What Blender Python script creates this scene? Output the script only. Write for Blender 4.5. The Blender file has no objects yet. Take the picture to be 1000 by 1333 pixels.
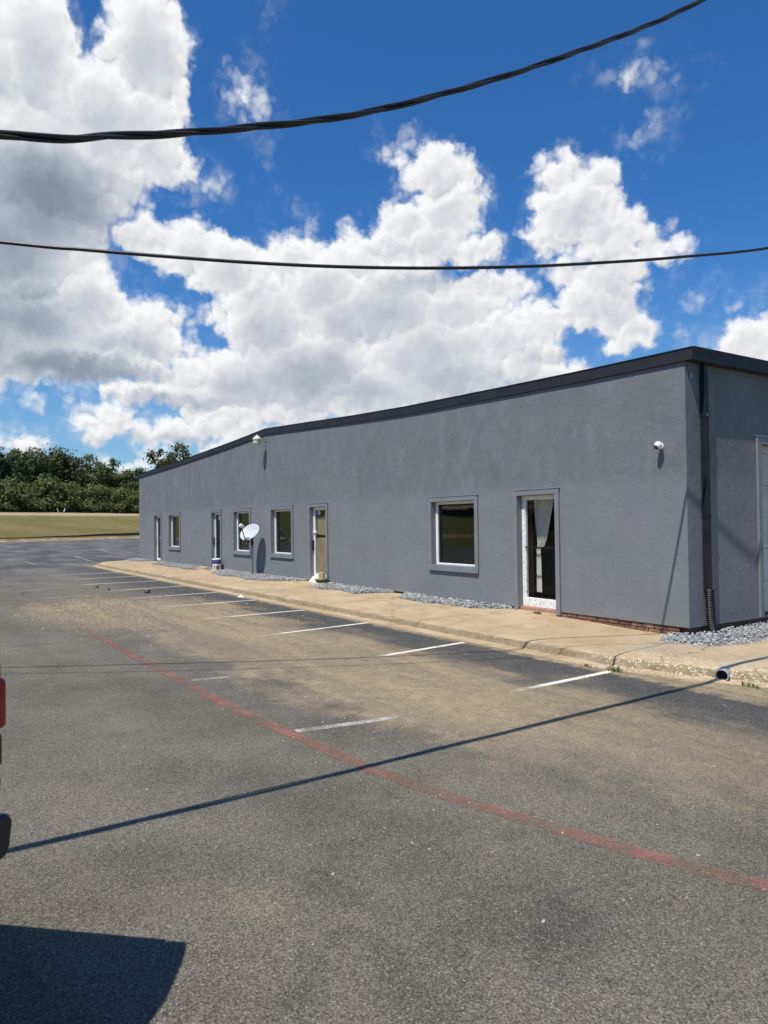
import bpy, bmesh, math, random
import numpy as np
from mathutils import Vector, Matrix

SC = bpy.context.scene
COL = SC.collection

# ------------------------------------------------------------------ camera
F_PX, IMG_W = 946.6, 1000.0
cam_data = bpy.data.cameras.new('camera')
cam = bpy.data.objects.new('camera', cam_data)
COL.objects.link(cam)
cam_data.sensor_fit = 'HORIZONTAL'
cam_data.sensor_width = 36.0
cam_data.lens = 36.0 * F_PX / IMG_W
cam_data.clip_start = 0.05
cam_data.clip_end = 5000.0
yaw, pitch, roll = map(math.radians, (33.178, 0.924, -0.701))
fw = Vector((-math.cos(yaw) * math.cos(pitch), math.sin(yaw) * math.cos(pitch), math.sin(pitch)))
rt = Vector((math.sin(yaw), math.cos(yaw), 0.0))
up = rt.cross(fw)
rt, up = rt * math.cos(roll) + up * math.sin(roll), up * math.cos(roll) - rt * math.sin(roll)
M = Matrix((rt, up, -fw)).transposed().to_4x4()
M.translation = Vector((6.146, -9.053, 1.72))
cam.matrix_world = M
SC.camera = cam

# ------------------------------------------------------------------ sun and view
LIGHT = Vector((-0.275, 1.0, -1.96)).normalized()      # the way the sunlight travels
sun_data = bpy.data.lights.new('sun', 'SUN')
sun_data.energy = 5.0
sun_data.angle = math.radians(0.47)
sun_data.color = (1.0, 0.955, 0.88)
sun = bpy.data.objects.new('sun', sun_data)
sun.rotation_euler = LIGHT.to_track_quat('-Z', 'Y').to_euler()
sun.location = (0, -20, 40)
COL.objects.link(sun)
SC.view_settings.view_transform = 'Standard'
SC.view_settings.look = 'None'
SC.view_settings.gamma = 1.0
SC.view_settings.exposure = 0.10
SC.view_settings.use_curve_mapping = False


# ------------------------------------------------------------------ node helper
class NT:
    def __init__(self, tree):
        self.t = tree
        self.x = 0

    def new(self, kind, **kw):
        n = self.t.nodes.new(kind)
        self.x += 30
        n.location = (self.x, 0)
        for k, v in kw.items():
            setattr(n, k, v)
        return n

    def put(self, sock, v):
        if v is None:
            return
        if isinstance(v, bpy.types.NodeSocket):
            self.t.links.new(v, sock)
        elif isinstance(v, (tuple, list)) and sock.type == 'RGBA' and len(v) == 3:
            sock.default_value = (*v, 1.0)
        else:
            sock.default_value = v

    def m(self, op, a, b=None, c=None, clamp=False):
        n = self.new('ShaderNodeMath', operation=op, use_clamp=clamp)
        for s, v in zip(n.inputs, (a, b, c)):
            self.put(s, v)
        return n.outputs[0]

    def v(self, op, a, b=None, c=None, out=0):
        n = self.new('ShaderNodeVectorMath', operation=op)
        for s, q in zip(n.inputs, (a, b, c)):
            self.put(s, q)
        return n.outputs['Value'] if op in ('LENGTH', 'DOT_PRODUCT', 'DISTANCE') else n.outputs[0]

    def scale(self, a, s):
        n = self.new('ShaderNodeVectorMath', operation='SCALE')
        self.put(n.inputs[0], a)
        self.put(n.inputs['Scale'], s)
        return n.outputs[0]

    def ss(self, x, a, b, lo=0.0, hi=1.0):
        n = self.new('ShaderNodeMapRange', interpolation_type='SMOOTHSTEP')
        for s, q in zip(n.inputs, (x, a, b, lo, hi)):
            self.put(s, q)
        return n.outputs[0]

    def lin(self, x, a, b, lo=0.0, hi=1.0):
        n = self.new('ShaderNodeMapRange')
        for s, q in zip(n.inputs, (x, a, b, lo, hi)):
            self.put(s, q)
        return n.outputs[0]

    def mix(self, f, a, b, blend='MIX'):
        n = self.new('ShaderNodeMix', data_type='RGBA', blend_type=blend)
        self.put(n.inputs[0], f)
        self.put(n.inputs[6], a)
        self.put(n.inputs[7], b)
        return n.outputs[2]

    def noise(self, vec, scale=5, detail=4, rough=0.5, dist=0.0, out=0):
        n = self.new('ShaderNodeTexNoise')
        self.put(n.inputs['Vector'], vec)
        n.inputs['Scale'].default_value = scale
        n.inputs['Detail'].default_value = detail
        n.inputs['Roughness'].default_value = rough
        n.inputs['Distortion'].default_value = dist
        return n.outputs[out]

    def voro(self, vec, scale=5, feature='F1', out='Distance', smooth=None, rnd=1.0):
        n = self.new('ShaderNodeTexVoronoi', feature=feature)
        self.put(n.inputs['Vector'], vec)
        n.inputs['Scale'].default_value = scale
        n.inputs['Randomness'].default_value = rnd
        if smooth is not None:
            n.inputs['Smoothness'].default_value = smooth
        return n.outputs[out]

    def xyz(self, vec):
        n = self.new('ShaderNodeSeparateXYZ')
        self.put(n.inputs[0], vec)
        return n.outputs[0], n.outputs[1], n.outputs[2]

    def comb(self, x=0.0, y=0.0, z=0.0):
        n = self.new('ShaderNodeCombineXYZ')
        for s, q in zip(n.inputs, (x, y, z)):
            self.put(s, q)
        return n.outputs[0]


# ------------------------------------------------------------------ sky with cumulus clouds
# each cloud lobe: azimuth from the sky's north-west mark, elevation, half width, half height (degrees)
CLOUDS = [
    (-30.54, 30.03, 7.0, 5.99), (-25.29, 30.78, 3.82, 4.54), (-17.91, 32.01, 3.46, 4.02), (-20.66, 28.13, 5.93, 4.04),
    (-16.01, 25.21, 2.72, 1.26), (-24.83, 24.29, 7.62, 5.1), (-17.4, 26.26, 2.79, 2.84), (-25.85, 19.36, 6.46, 4.41),
    (-33.2, 21.36, 8.73, 11.5), (-19.28, 32.24, 2.2, 2.3), (-15.97, 30.09, 1.59, 2.22), (-13.91, 24.77, 1.44, 0.49),
    (-21.79, 15.76, 3.16, 3.26), (-18.32, 14.43, 3.29, 2.61), (-16.11, 14.02, 1.24, 1.99), (-24.88, 13.38, 7.02, 3.67),
    (-30.58, 13.78, 6.36, 4.95), (-20.23, 12.13, 4.28, 1.64), (-14.59, 13.27, 1.14, 1.68), (-18.27, 20.76, 2.76, 1.78),
    (-14.93, 20.28, 3.13, 2.08), (-11.77, 19.16, 3.5, 2.67), (-7.03, 19.62, 3.71, 2.05), (-10.05, 15.41, 2.95, 3.91),
    (-4.64, 17.76, 4.22, 3.31), (-5.91, 12.08, 6.58, 4.63), (-11.85, 10.81, 6.38, 2.87), (-8.28, 14.9, 3.57, 4.51),
    (-1.59, 19.69, 2.73, 2.17), (1.87, 26.89, 1.34, 1.27), (4.89, 25.8, 2.91, 2.08), (5.16, 23.51, 3.75, 2.57),
    (3.91, 21.47, 4.54, 2.12), (1.48, 21.01, 3.95, 2.13), (7.51, 20.25, 2.4, 1.6), (0.2, 16.65, 6.66, 3.92),
    (6.25, 16.48, 4.2, 2.34), (4.39, 12.56, 7.21, 4.05), (9.79, 14.07, 4.13, 2.54), (11.53, 12.27, 3.5, 1.99),
    (12.15, 15.05, 2.33, 1.67), (9.26, 17.44, 2.97, 1.37), (-1.1, 10.32, 9.03, 2.94), (-12.96, 15.84, 1.62, 0.88),
    (-11.81, 14.22, 1.05, 1.12), (-13.54, 15.54, 1.96, 0.66), (-18.03, 16.88, 0.77, 0.43), (13.78, 25.14, 2.43, 1.46),
    (16.89, 24.29, 2.02, 1.66), (15.16, 22.51, 3.71, 2.77), (13.41, 20.88, 2.43, 2.08), (17.37, 20.48, 3.35, 2.3),
    (20.36, 19.6, 2.59, 1.53), (17.88, 17.82, 3.43, 2.11), (17.29, 15.74, 2.5, 2.43), (17.8, 13.52, 1.66, 1.21),
    (14.52, 18.68, 2.29, 1.33), (12.19, 16.98, 1.51, 0.55), (-0.97, 20.4, 3.04, 1.83), (2.11, 22.84, 2.55, 2.08),
    (20.62, 19.16, 2.47, 1.33), (16.18, 16.11, 3.15, 2.27), (18.47, 14.28, 2.31, 1.63), (13.26, 11.72, 2.59, 1.48),
    (-3.46, 15.53, 3.63, 3.39), (-10.02, 17.62, 2.95, 2.19), (-23.12, 10.04, 1.13, 0.65), (-21.84, 7.91, 2.09, 0.89),
    (-13.61, 6.43, 3.43, 0.82), (27.35, 12.52, 2.41, 1.85), (30.82, 11.57, 3.61, 3.01), (25.88, 12.17, 1.09, 0.73),
    (21.69, 13.8, 0.84, 0.43), (27.4, 15.22, 0.68, 0.3), (-18.08, 10.03, 4.11, 1.12), (-15.29, 10.7, 3.39, 1.02),
    (-20.25, 7.97, 2.94, 1.34), (-15.88, 7.26, 5.04, 1.5), (-11.87, 7.91, 4.06, 1.75), (-21.84, 6.8, 1.67, 0.67),
    (-8.34, 8.55, 3.56, 1.41), (-25.15, 8.73, 1.49, 0.59), (-23.89, 9.83, 0.92, 0.54), (-26.39, 5.93, 1.95, 0.75),
    (-27.83, 6.03, 1.42, 0.64), (-19.74, 4.61, 3.22, 0.57), (-3.49, 12.67, 3.63, 3.47), (-15.33, 5.24, 3.38, 0.7),
    (-12.58, 31.1, 0.64, 0.75), (-10.3, 30.16, 1.07, 1.0), (-9.9, 29.27, 0.59, 0.65), (19.77, 30.32, 0.71, 0.35),
    (21.38, 27.76, 0.38, 0.27), (19.58, 26.5, 0.44, 0.37), (-2.28, 22.47, 0.97, 0.52), (-8.51, 34.82, 0.24, 0.29),
    (23.79, 15.4, 0.41, 0.21), (-5.55, 22.73, 0.3, 0.21), (-7.01, 21.38, 0.54, 0.21)
]
CLOUD_BASES = [
    (-24.84, 22.31, 6.59, 3.72, 0.85), (-30.11, 19.66, 6.93, 5.64, 0.75), (-26.35, 15.19, 4.17, 2.29, 0.8), (-22.86, 11.41, 7.22, 1.19, 0.85),
    (-27.79, 18.11, 2.89, 1.22, 0.3), (-30.58, 13.29, 4.99, 4.47, 0.7), (-19.42, 13.16, 2.98, 1.2, 0.4), (4.47, 18.44, 5.73, 1.1, 0.5),
    (1.38, 14.36, 6.65, 2.86, 0.22), (-5.93, 10.91, 8.35, 2.63, 0.36), (-15.58, 9.44, 5.34, 0.68, 0.45), (16.78, 18.72, 3.92, 1.05, 0.24),
    (19.49, 16.32, 2.72, 1.59, 0.2), (6.17, 10.47, 7.17, 1.75, 0.3), (-10.07, 13.44, 2.36, 3.41, 0.2), (-17.55, 6.64, 4.95, 0.51, 0.4),
    (-24.81, 27.46, 4.09, 1.32, 0.22), (12.12, 12.69, 2.91, 0.68, 0.25), (-9.44, 17.37, 2.37, 1.65, 0.12), (16.84, 21.56, 2.25, 1.01, 0.14),
    (2.68, 20.45, 3.64, 0.97, 0.12)
]
world = bpy.data.worlds.new('World')
SC.world = world
world.use_nodes = True
wt = world.node_tree
wt.nodes.clear()
W = NT(wt)
SKY_STRENGTH = 0.1
sky = W.new('ShaderNodeTexSky', sky_type='NISHITA', sun_disc=False)
sky.sun_elevation = math.radians(62.1)
sky.sun_rotation = math.atan2(0.275, -1.0)
sky.altitude = 200
sky.air_density = 1.0
sky.dust_density = 0.6
sky.ozone_density = 2.2
dirn = W.new('ShaderNodeTexCoord').outputs['Generated']
F0, R0 = (-0.836975, 0.547242, 0.0), (0.547242, 0.836975, 0.0)
dz = W.xyz(dirn)[2]
az = W.m('MULTIPLY', W.m('ARCTAN2', W.v('DOT_PRODUCT', dirn, R0), W.v('DOT_PRODUCT', dirn, F0)), 57.2958)
el = W.m('MULTIPLY', W.m('ARCSINE', dz), 57.2958)
p0 = W.comb(az, el, 0.0)
# fractal warp of the direction, so lobes break up into billows
wn = W.noise(dirn, 9.0, 3.0, 0.5, out=1)
w1 = W.scale(W.v('SUBTRACT', wn, (0.5, 0.5, 0.5)), 1.9)
wn2 = W.noise(dirn, 34.0, 7.0, 0.6, out=1)
w2 = W.scale(W.v('SUBTRACT', wn2, (0.5, 0.5, 0.5)), 2.9)
warp = W.v('ADD', w1, w2)
warp = W.v('MULTIPLY', warp, (1.0, 1.0, 0.0))


def lobes(p):
    acc = lit = None
    for (a, e, rx, ry) in CLOUDS:
        q = W.v('MULTIPLY_ADD', p, (1 / rx, 1 / ry, 0.0), (-a / rx, -e / ry, 0.0))
        k = min(rx, ry, 3.4) * (0.36 if max(rx, ry) < 1.6 else 1.0)
        d = W.m('MULTIPLY_ADD', W.v('LENGTH', q), -k, k)
        b = W.v('DOT_PRODUCT', q, (-0.3, 0.95, 0.0))
        if acc is None:
            acc, lit = d, b
        else:
            f = W.m('MULTIPLY_ADD', W.m('SUBTRACT', d, acc), 1.6, 0.5, clamp=True)
            lit = W.m('MULTIPLY_ADD', f, W.m('SUBTRACT', b, lit), lit)
            acc = W.m('SMOOTH_MAX', acc, d, 0.3)
    return acc, lit


# puffs: rounded cells at several sizes over the warped direction
pv = W.v('ADD', p0, W.scale(W.v('MULTIPLY', W.v('SUBTRACT', wn2, (0.5, 0.5, 0.5)), (1.0, 1.0, 0.0)), 1.5))


def cells(vec, size):
    n = W.new('ShaderNodeTexVoronoi', feature='F1', voronoi_dimensions='2D')
    W.put(n.inputs['Vector'], vec)
    n.inputs['Scale'].default_value = 1.0 / size
    d = n.outputs['Distance']
    return W.m('MULTIPLY', d, d)


def puffs(vec):
    a = W.m('MULTIPLY', cells(vec, 3.4), -0.75)
    b = W.m('MULTIPLY_ADD', cells(vec, 1.35), -0.5, a)
    return W.m('MULTIPLY_ADD', cells(vec, 0.6), -0.28, b)


sunward = (-0.2, 0.42, 0.0)
pf0 = puffs(pv)
pf1 = puffs(W.v('ADD', pv, sunward))
pw = W.v('ADD', p0, warp)
D0, lit = lobes(pw)
# the rest of the sky, away from these clouds: the same kind of cloud from plain noise
far_mask = W.ss(W.m('ABSOLUTE', az), 34.0, 48.0)
top_mask = W.ss(el, 38.0, 50.0)
gen = W.m('MULTIPLY', W.m('SUBTRACT', W.noise(W.v('MULTIPLY', dirn, (1.0, 1.0, 1.7)), 3.1, 5.0, 0.55), 0.625), 22.0)
gmask = W.m('MAXIMUM', far_mask, top_mask)
gen = W.m('SUBTRACT', gen, W.m('MULTIPLY', W.m('SUBTRACT', 1.0, gmask), 12.0))
D0 = W.m('MAXIMUM', D0, gen)
dens = W.m('ADD', D0, W.m('MULTIPLY', W.m('ADD', pf0, 0.35), 1.15))
alpha = W.ss(dens, -0.15, 0.70)
veil = W.m('MULTIPLY', W.ss(dens, -0.75, 0.3), W.ss(W.noise(dirn, 26.0, 5.0, 0.65), 0.42, 0.78))
alpha = W.m('MAXIMUM', alpha, W.m('MULTIPLY', veil, 0.4))
alpha = W.m('MULTIPLY', alpha, W.ss(el, -1.0, 1.5))
# light on the cloud: puffs that face the sun are bright, thick undersides grey
rel = W.m('SUBTRACT', pf0, pf1)
base = None
for (a, e, rx, ry, amt) in CLOUD_BASES:
    q = W.v('MULTIPLY_ADD', W.v('ADD', p0, W.scale(warp, 0.9)), (1 / rx, 1 / ry, 0.0), (-a / rx, -e / ry, 0.0))
    d = W.m('MULTIPLY', W.ss(W.v('LENGTH', q), 1.35, 0.15), amt)
    base = d if base is None else W.m('MAXIMUM', base, d)
thick = W.ss(dens, 0.4, 3.2)
rim = W.ss(dens, 2.4, 0.2)
bright = W.m('MULTIPLY_ADD', W.m('MULTIPLY', rel, W.m('MULTIPLY_ADD', rim, 0.42, 0.16)), 1.0, 0.99)
bright = W.m('MULTIPLY_ADD', W.m('MAXIMUM', W.m('MINIMUM', lit, 1.0), -1.0), 0.17, bright)
bright = W.m('SUBTRACT', bright, W.m('MULTIPLY', thick, 0.27))
bright = W.m('MULTIPLY', bright, W.m('MULTIPLY_ADD', base, -0.63, 1.0))
bright = W.m('MINIMUM', W.m('MAXIMUM', bright, 0.2), 1.06)
ccol = W.mix(W.ss(bright, 0.3, 0.95), (0.80, 0.92, 1.16), (0.985, 1.0, 1.02))
ccol = W.scale(W.v('MULTIPLY', ccol, W.comb(bright, bright, bright)), 0.84 / SKY_STRENGTH)
tint = W.v('MULTIPLY', sky.outputs[0], W.mix(W.ss(el, 0.0, 24.0), (0.66, 0.92, 1.12), (0.31, 0.79, 1.27)))
skyc = W.mix(alpha, tint, ccol)
bg = W.new('ShaderNodeBackground')
W.put(bg.inputs[0], skyc)
bg.inputs[1].default_value = SKY_STRENGTH
wo = W.new('ShaderNodeOutputWorld')
wt.links.new(bg.outputs[0], wo.inputs[0])
world.cycles.sampling_method = 'MANUAL'
world.cycles.sample_map_resolution = 256
SC.cycles.use_adaptive_sampling = True
SC.cycles.adaptive_threshold = 0.015
SC.cycles.adaptive_min_samples = 12

# ------------------------------------------------------------------ mesh helpers
RNG = random.Random(7)


def tag(o, label=None, cat=None, group=None, kind=None):
    for k, v in (('label', label), ('category', cat), ('group', group), ('kind', kind)):
        if v:
            o[k] = v
    return o


def empty(name, loc=(0, 0, 0), rz=0.0):
    o = bpy.data.objects.new(name, None)
    o.empty_display_size = 0.2
    o.location = loc
    o.rotation_euler = (0, 0, rz)
    COL.objects.link(o)
    return o


class MB:
    def __init__(self):
        self.v, self.f = [], []

    def add(self, vs, fs):
        n = len(self.v)
        self.v += [tuple(q) for q in vs]
        self.f += [tuple(i + n for i in g) for g in fs]
        return self

    def box(self, x0, x1, y0, y1, z0, z1):
        return self.add([(x0, y0, z0), (x1, y0, z0), (x1, y1, z0), (x0, y1, z0),
                         (x0, y0, z1), (x1, y0, z1), (x1, y1, z1), (x0, y1, z1)],
                        [(3, 2, 1, 0), (4, 5, 6, 7), (0, 1, 5, 4), (1, 2, 6, 5), (2, 3, 7, 6), (3, 0, 4, 7)])

    def prism(self, poly, axis, a, b):
        """poly: 2-D points, extruded from a to b along axis ('x': (y,z); 'y': (x,z); 'z': (x,y))"""
        n = len(poly)

        def p(q, t):
            return {'x': (t, q[0], q[1]), 'y': (q[0], t, q[1]), 'z': (q[0], q[1], t)}[axis]
        vs = [p(q, a) for q in poly] + [p(q, b) for q in poly]
        fs = [tuple(range(n - 1, -1, -1)), tuple(range(n, 2 * n))]
        fs += [(i, (i + 1) % n, n + (i + 1) % n, n + i) for i in range(n)]
        return self.add(vs, fs)

    def tube(self, path, r, seg=8, caps=True):
        path = [Vector(q) for q in path]
        rs = r if isinstance(r, (list, tuple)) else [r] * len(path)
        n0 = len(self.v)
        prev = None
        for i, q in enumerate(path):
            t = (path[min(i + 1, len(path) - 1)] - path[max(i - 1, 0)]).normalized()
            if prev is None:
                u = t.orthogonal().normalized()
            else:
                u = (prev - t * prev.dot(t)).normalized()
            prev = u
            w = t.cross(u)
            for k in range(seg):
                a = 2 * math.pi * k / seg
                self.v.append(tuple(q + (u * math.cos(a) + w * math.sin(a)) * rs[i]))
        for i in range(len(path) - 1):
            for k in range(seg):
                k2 = (k + 1) % seg
                self.f.append((n0 + i * seg + k, n0 + i * seg + k2, n0 + (i + 1) * seg + k2, n0 + (i + 1) * seg + k))
        if caps:
            self.f.append(tuple(n0 + k for k in range(seg - 1, -1, -1)))
            e = n0 + (len(path) - 1) * seg
            self.f.append(tuple(e + k for k in range(seg)))
        return self

    def lathe(self, prof, seg=24, c=(0, 0, 0), axis='z'):
        n0 = len(self.v)
        for (r, h) in prof:
            for k in range(seg):
                a = 2 * math.pi * k / seg
                p = (r * math.cos(a), r * math.sin(a), h)
                if axis == 'y':
                    p = (p[0], p[2], p[1])
                if axis == 'x':
                    p = (p[2], p[0], p[1])
                self.v.append((p[0] + c[0], p[1] + c[1], p[2] + c[2]))
        for i in range(len(prof) - 1):
            for k in range(seg):
                k2 = (k + 1) % seg
                self.f.append((n0 + i * seg + k, n0 + i * seg + k2, n0 + (i + 1) * seg + k2, n0 + (i + 1) * seg + k))
        return self

    def mesh(self, name, bevel=0.0, smooth=False, seg=2, weld=False):
        me = bpy.data.meshes.new(name)
        me.from_pydata(self.v, [], self.f)
        bm = bmesh.new()
        bm.from_mesh(me)
        if weld:
            bmesh.ops.remove_doubles(bm, verts=bm.verts, dist=0.0005)
        bmesh.ops.recalc_face_normals(bm, faces=bm.faces)
        if bevel > 0:
            eds = [e for e in bm.edges if len(e.link_faces) == 2 and e.calc_face_angle(0) > 0.5]
            bmesh.ops.bevel(bm, geom=eds, offset=bevel, segments=seg, profile=0.5, affect='EDGES', clamp_overlap=True)
        bm.to_mesh(me)
        bm.free()
        if smooth:
            me.polygons.foreach_set('use_smooth', [True] * len(me.polygons))
        return me

    def build(self, name, mat, parent=None, bevel=0.0, smooth=False, seg=2, weld=False):
        return link(name, self.mesh(name, bevel, smooth, seg, weld), mat, parent)


def link(name, me, mat, parent=None, loc=None):
    if mat is not None and not me.materials:
        me.materials.append(mat)
    o = bpy.data.objects.new(name, me)
    COL.objects.link(o)
    if parent is not None:
        o.parent = parent
    if loc is not None:
        o.location = loc
    return o


def copy_tree(o, parent=None):
    c = o.copy()
    COL.objects.link(c)
    c.parent = parent
    for ch in list(o.children):
        copy_tree(ch, c)
    return c


# ------------------------------------------------------------------ materials
def new_mat(name):
    m = bpy.data.materials.new(name)
    m.use_nodes = True
    t = m.node_tree
    t.nodes.clear()
    n = NT(t)
    b = n.new('ShaderNodeBsdfPrincipled')
    o = n.new('ShaderNodeOutputMaterial')
    t.links.new(b.outputs[0], o.inputs[0])
    return m, n, b, o


def pos(n):
    return n.new('ShaderNodeNewGeometry').outputs['Position']


def bump(n, b, h, strength=0.3, dist=0.01):
    k = n.new('ShaderNodeBump')
    k.inputs['Strength'].default_value = strength
    k.inputs['Distance'].default_value = dist
    n.put(k.inputs['Height'], h)
    n.t.links.new(k.outputs[0], b.inputs['Normal'])


def pmat(name, col, rough=0.6, var=0.12, scale=4.0, metal=0.0, spec=0.5, bmp=0.0, bscale=60.0, bdist=0.003, dirt=None, obj=False):
    m, n, b, o = new_mat(name)
    p = n.new('ShaderNodeTexCoord').outputs['Object'] if obj else pos(n)
    f = n.noise(p, scale, 5, 0.6)
    lo = tuple(c * (1 - var) for c in col)
    hi = tuple(min(1.0, c * (1 + var)) for c in col)
    c = n.mix(n.ss(f, 0.3, 0.7), lo, hi)
    if dirt:
        dcol, amt, dsc = dirt
        c = n.mix(n.m('MULTIPLY', n.ss(n.noise(p, dsc, 6, 0.65), 0.5, 0.68), amt), c, dcol)
    n.put(b.inputs['Base Color'], c)
    n.put(b.inputs['Roughness'], n.lin(n.noise(p, scale * 3, 3, 0.5), 0.3, 0.7, rough * 0.88, min(1, rough * 1.1)))
    b.inputs['Metallic'].default_value = metal
    b.inputs['Specular IOR Level'].default_value = spec
    if bmp > 0:
        bump(n, b, n.noise(p, bscale, 4, 0.6), bmp, bdist)
    return m


MT = {}


def make_stucco(name, base, base2):
    m, n, b, o = new_mat(name)
    p = pos(n)
    big = n.noise(p, 0.55, 5, 0.6)
    mid = n.noise(n.v('MULTIPLY', p, (1.0, 1.0, 0.6)), 2.6, 6, 0.68, 0.6)
    fine = n.noise(p, 30, 4, 0.6)
    c = n.mix(n.ss(big, 0.36, 0.64), base, base2)
    c = n.mix(n.ss(mid, 0.44, 0.72), c, tuple(q * 1.14 for q in base2))
    c = n.mix(n.m('MULTIPLY', n.ss(mid, 0.44, 0.26), 0.7), c, tuple(q * 0.86 for q in base))
    # the second coat stops raggedly near the door heads
    zc = n.m('ADD', n.xyz(p)[2], n.m('MULTIPLY', n.m('SUBTRACT', mid, 0.5), 0.9))
    c = n.mix(n.m('MULTIPLY', n.ss(zc, 2.42, 2.22), 0.55), c, tuple(q * 1.22 for q in base2))
    pz = n.noise(n.v('MULTIPLY', p, (1.0, 1.0, 1.0)), 0.9, 3, 0.5, 0.4)
    c = n.mix(n.m('MULTIPLY', n.ss(pz, 0.5, 0.66), 0.3), c, n.v('MULTIPLY', c, (1.08, 0.98, 1.03)))
    # runs of old rain, strongest under the fascia
    st = n.noise(n.v('MULTIPLY', p, (5.0, 5.0, 0.22)), 1.0, 4, 0.6)
    c = n.mix(n.m('MULTIPLY', n.ss(st, 0.52, 0.75), 0.13), c, tuple(q * 0.74 for q in base))
    st2 = n.noise(n.v('MULTIPLY', p, (2.2, 2.2, 0.5)), 1.0, 5, 0.65)
    c = n.mix(n.m('MULTIPLY', n.ss(st2, 0.58, 0.74), 0.09), c, tuple(q * 1.3 for q in base2))
    # dust splashed up from the walk
    z = n.xyz(p)[2]
    dust = n.m('MULTIPLY', n.ss(n.m('ADD', z, n.m('MULTIPLY', mid, 0.4)), 0.62, 0.3), 0.2)
    c = n.mix(dust, c, (0.30, 0.26, 0.20))
    c = n.mix(n.m('MULTIPLY', n.ss(fine, 0.5, 0.8), 0.12), c, tuple(q * 1.35 for q in base2))
    n.put(b.inputs['Base Color'], c)
    b.inputs['Roughness'].default_value = 0.86
    b.inputs['Specular IOR Level'].default_value = 0.25
    h = n.m('ADD', n.m('MULTIPLY', n.noise(p, 7.0, 5, 0.6, 0.8), 1.0), n.m('MULTIPLY', n.noise(p, 70, 3, 0.6), 0.35))
    h = n.m('ADD', h, n.m('MULTIPLY', n.noise(p, 1.4, 3, 0.5), 2.0))
    bump(n, b, h, 0.45, 0.02)
    return m


MT['stucco'] = make_stucco('painted_stucco', (0.146, 0.155, 0.163), (0.163, 0.172, 0.180))
MT['trim'] = pmat('painted_trim', (0.184, 0.195, 0.206), 0.6, 0.07, 3.0, bmp=0.15, bscale=25)
MT['fascia'] = pmat('bronze_fascia', (0.021, 0.021, 0.0245), 0.55, 0.18, 2.0, spec=0.35, bmp=0.08, bscale=6, bdist=0.01)
MT['downspout'] = pmat('dark_downspout', (0.013, 0.0125, 0.014), 0.5, 0.3, 4.0, spec=0.35)
MT['white_paint'] = pmat('peeling_white_paint', (0.80, 0.80, 0.78), 0.5, 0.05, 6.0, dirt=((0.22, 0.17, 0.12), 0.75, 24.0))
MT['white_vinyl'] = pmat('white_vinyl', (0.80, 0.80, 0.79), 0.45, 0.05, 6.0)
MT['inside'] = pmat('dim_interior', (0.10, 0.09, 0.08), 0.9, 0.3, 1.0)
MT['dark_red'] = pmat('dark_red_wood', (0.07, 0.018, 0.014), 0.6, 0.3, 3.0)
MT['curtain'] = pmat('pale_curtain', (0.74, 0.73, 0.68), 0.95, 0.08, 8.0)
MT['paper'] = pmat('brown_paper', (0.36, 0.28, 0.165), 0.9, 0.14, 2.6)
MT['panel'] = pmat('overhead_door_paint', (0.50, 0.49, 0.45), 0.5, 0.07, 1.5, dirt=((0.30, 0.26, 0.18), 0.3, 2.0))
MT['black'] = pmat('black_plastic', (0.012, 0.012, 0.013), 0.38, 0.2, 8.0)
MT['cable'] = pmat('weathered_black_cable', (0.016, 0.015, 0.015), 0.42, 0.35, 9.0)
MT['brick'] = pmat('old_red_brick', (0.165, 0.078, 0.056), 0.9, 0.3, 9.0, bmp=0.4, bscale=80, dirt=((0.30, 0.20, 0.13), 0.85, 4.0))
MT['mortar'] = pmat('mortar', (0.10, 0.075, 0.055), 0.95, 0.25, 10.0, bmp=0.4, bscale=60)
MT['concrete_block'] = pmat('tan_concrete_step', (0.47, 0.32, 0.19), 0.9, 0.2, 9.0, bmp=0.4, bscale=70)
MT['bark'] = pmat('bark', (0.10, 0.075, 0.055), 0.95, 0.3, 5.0, bmp=0.6, bscale=14, bdist=0.03)
MT['cream'] = pmat('cream_lamp', (0.62, 0.58, 0.44), 0.5, 0.08, 12.0)
MT['lens'] = pmat('ribbed_lens', (0.55, 0.54, 0.46), 0.25, 0.1, 18.0)
MT['galv'] = pmat('galvanised_steel', (0.36, 0.37, 0.38), 0.45, 0.12, 9.0, metal=0.7)
MT['dish'] = pmat('grey_dish_paint', (0.47, 0.50, 0.50), 0.5, 0.05, 5.0)
MT['grey_plastic'] = pmat('grey_plastic', (0.30, 0.31, 0.31), 0.5, 0.1, 9.0)
MT['white_plastic'] = pmat('white_plastic', (0.82, 0.82, 0.82), 0.35, 0.03, 9.0)
MT['navy'] = pmat('navy_label', (0.045, 0.04, 0.13), 0.45, 0.2, 18.0)
MT['green_label'] = pmat('green_label', (0.16, 0.36, 0.22), 0.5, 0.15, 30.0)
MT['red_label'] = pmat('maroon_label', (0.20, 0.035, 0.055), 0.5, 0.15, 30.0)
MT['pot_green'] = pmat('green_glaze', (0.03, 0.10, 0.05), 0.35, 0.2, 10.0)
MT['terracotta'] = pmat('tan_clay', (0.42, 0.31, 0.17), 0.85, 0.15, 9.0)
MT['wood'] = pmat('weathered_board', (0.44, 0.33, 0.20), 0.9, 0.22, 7.0)
MT['paver'] = pmat('faded_red_paver', (0.36, 0.20, 0.13), 0.9, 0.2, 9.0)
MT['pvc'] = pmat('grey_pipe', (0.42, 0.41, 0.39), 0.5, 0.15, 12.0)
MT['pipe_shade'] = pmat('pipe_shade_black', (0.012, 0.011, 0.010), 1.0, 0.2, 9.0)
MT['truck_paint'] = pmat('dark_red_car_paint', (0.09, 0.008, 0.010), 0.25, 0.05, 2.0)
MT['tail_red'] = pmat('red_lens', (0.42, 0.008, 0.012), 0.12, 0.08, 20.0)
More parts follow.
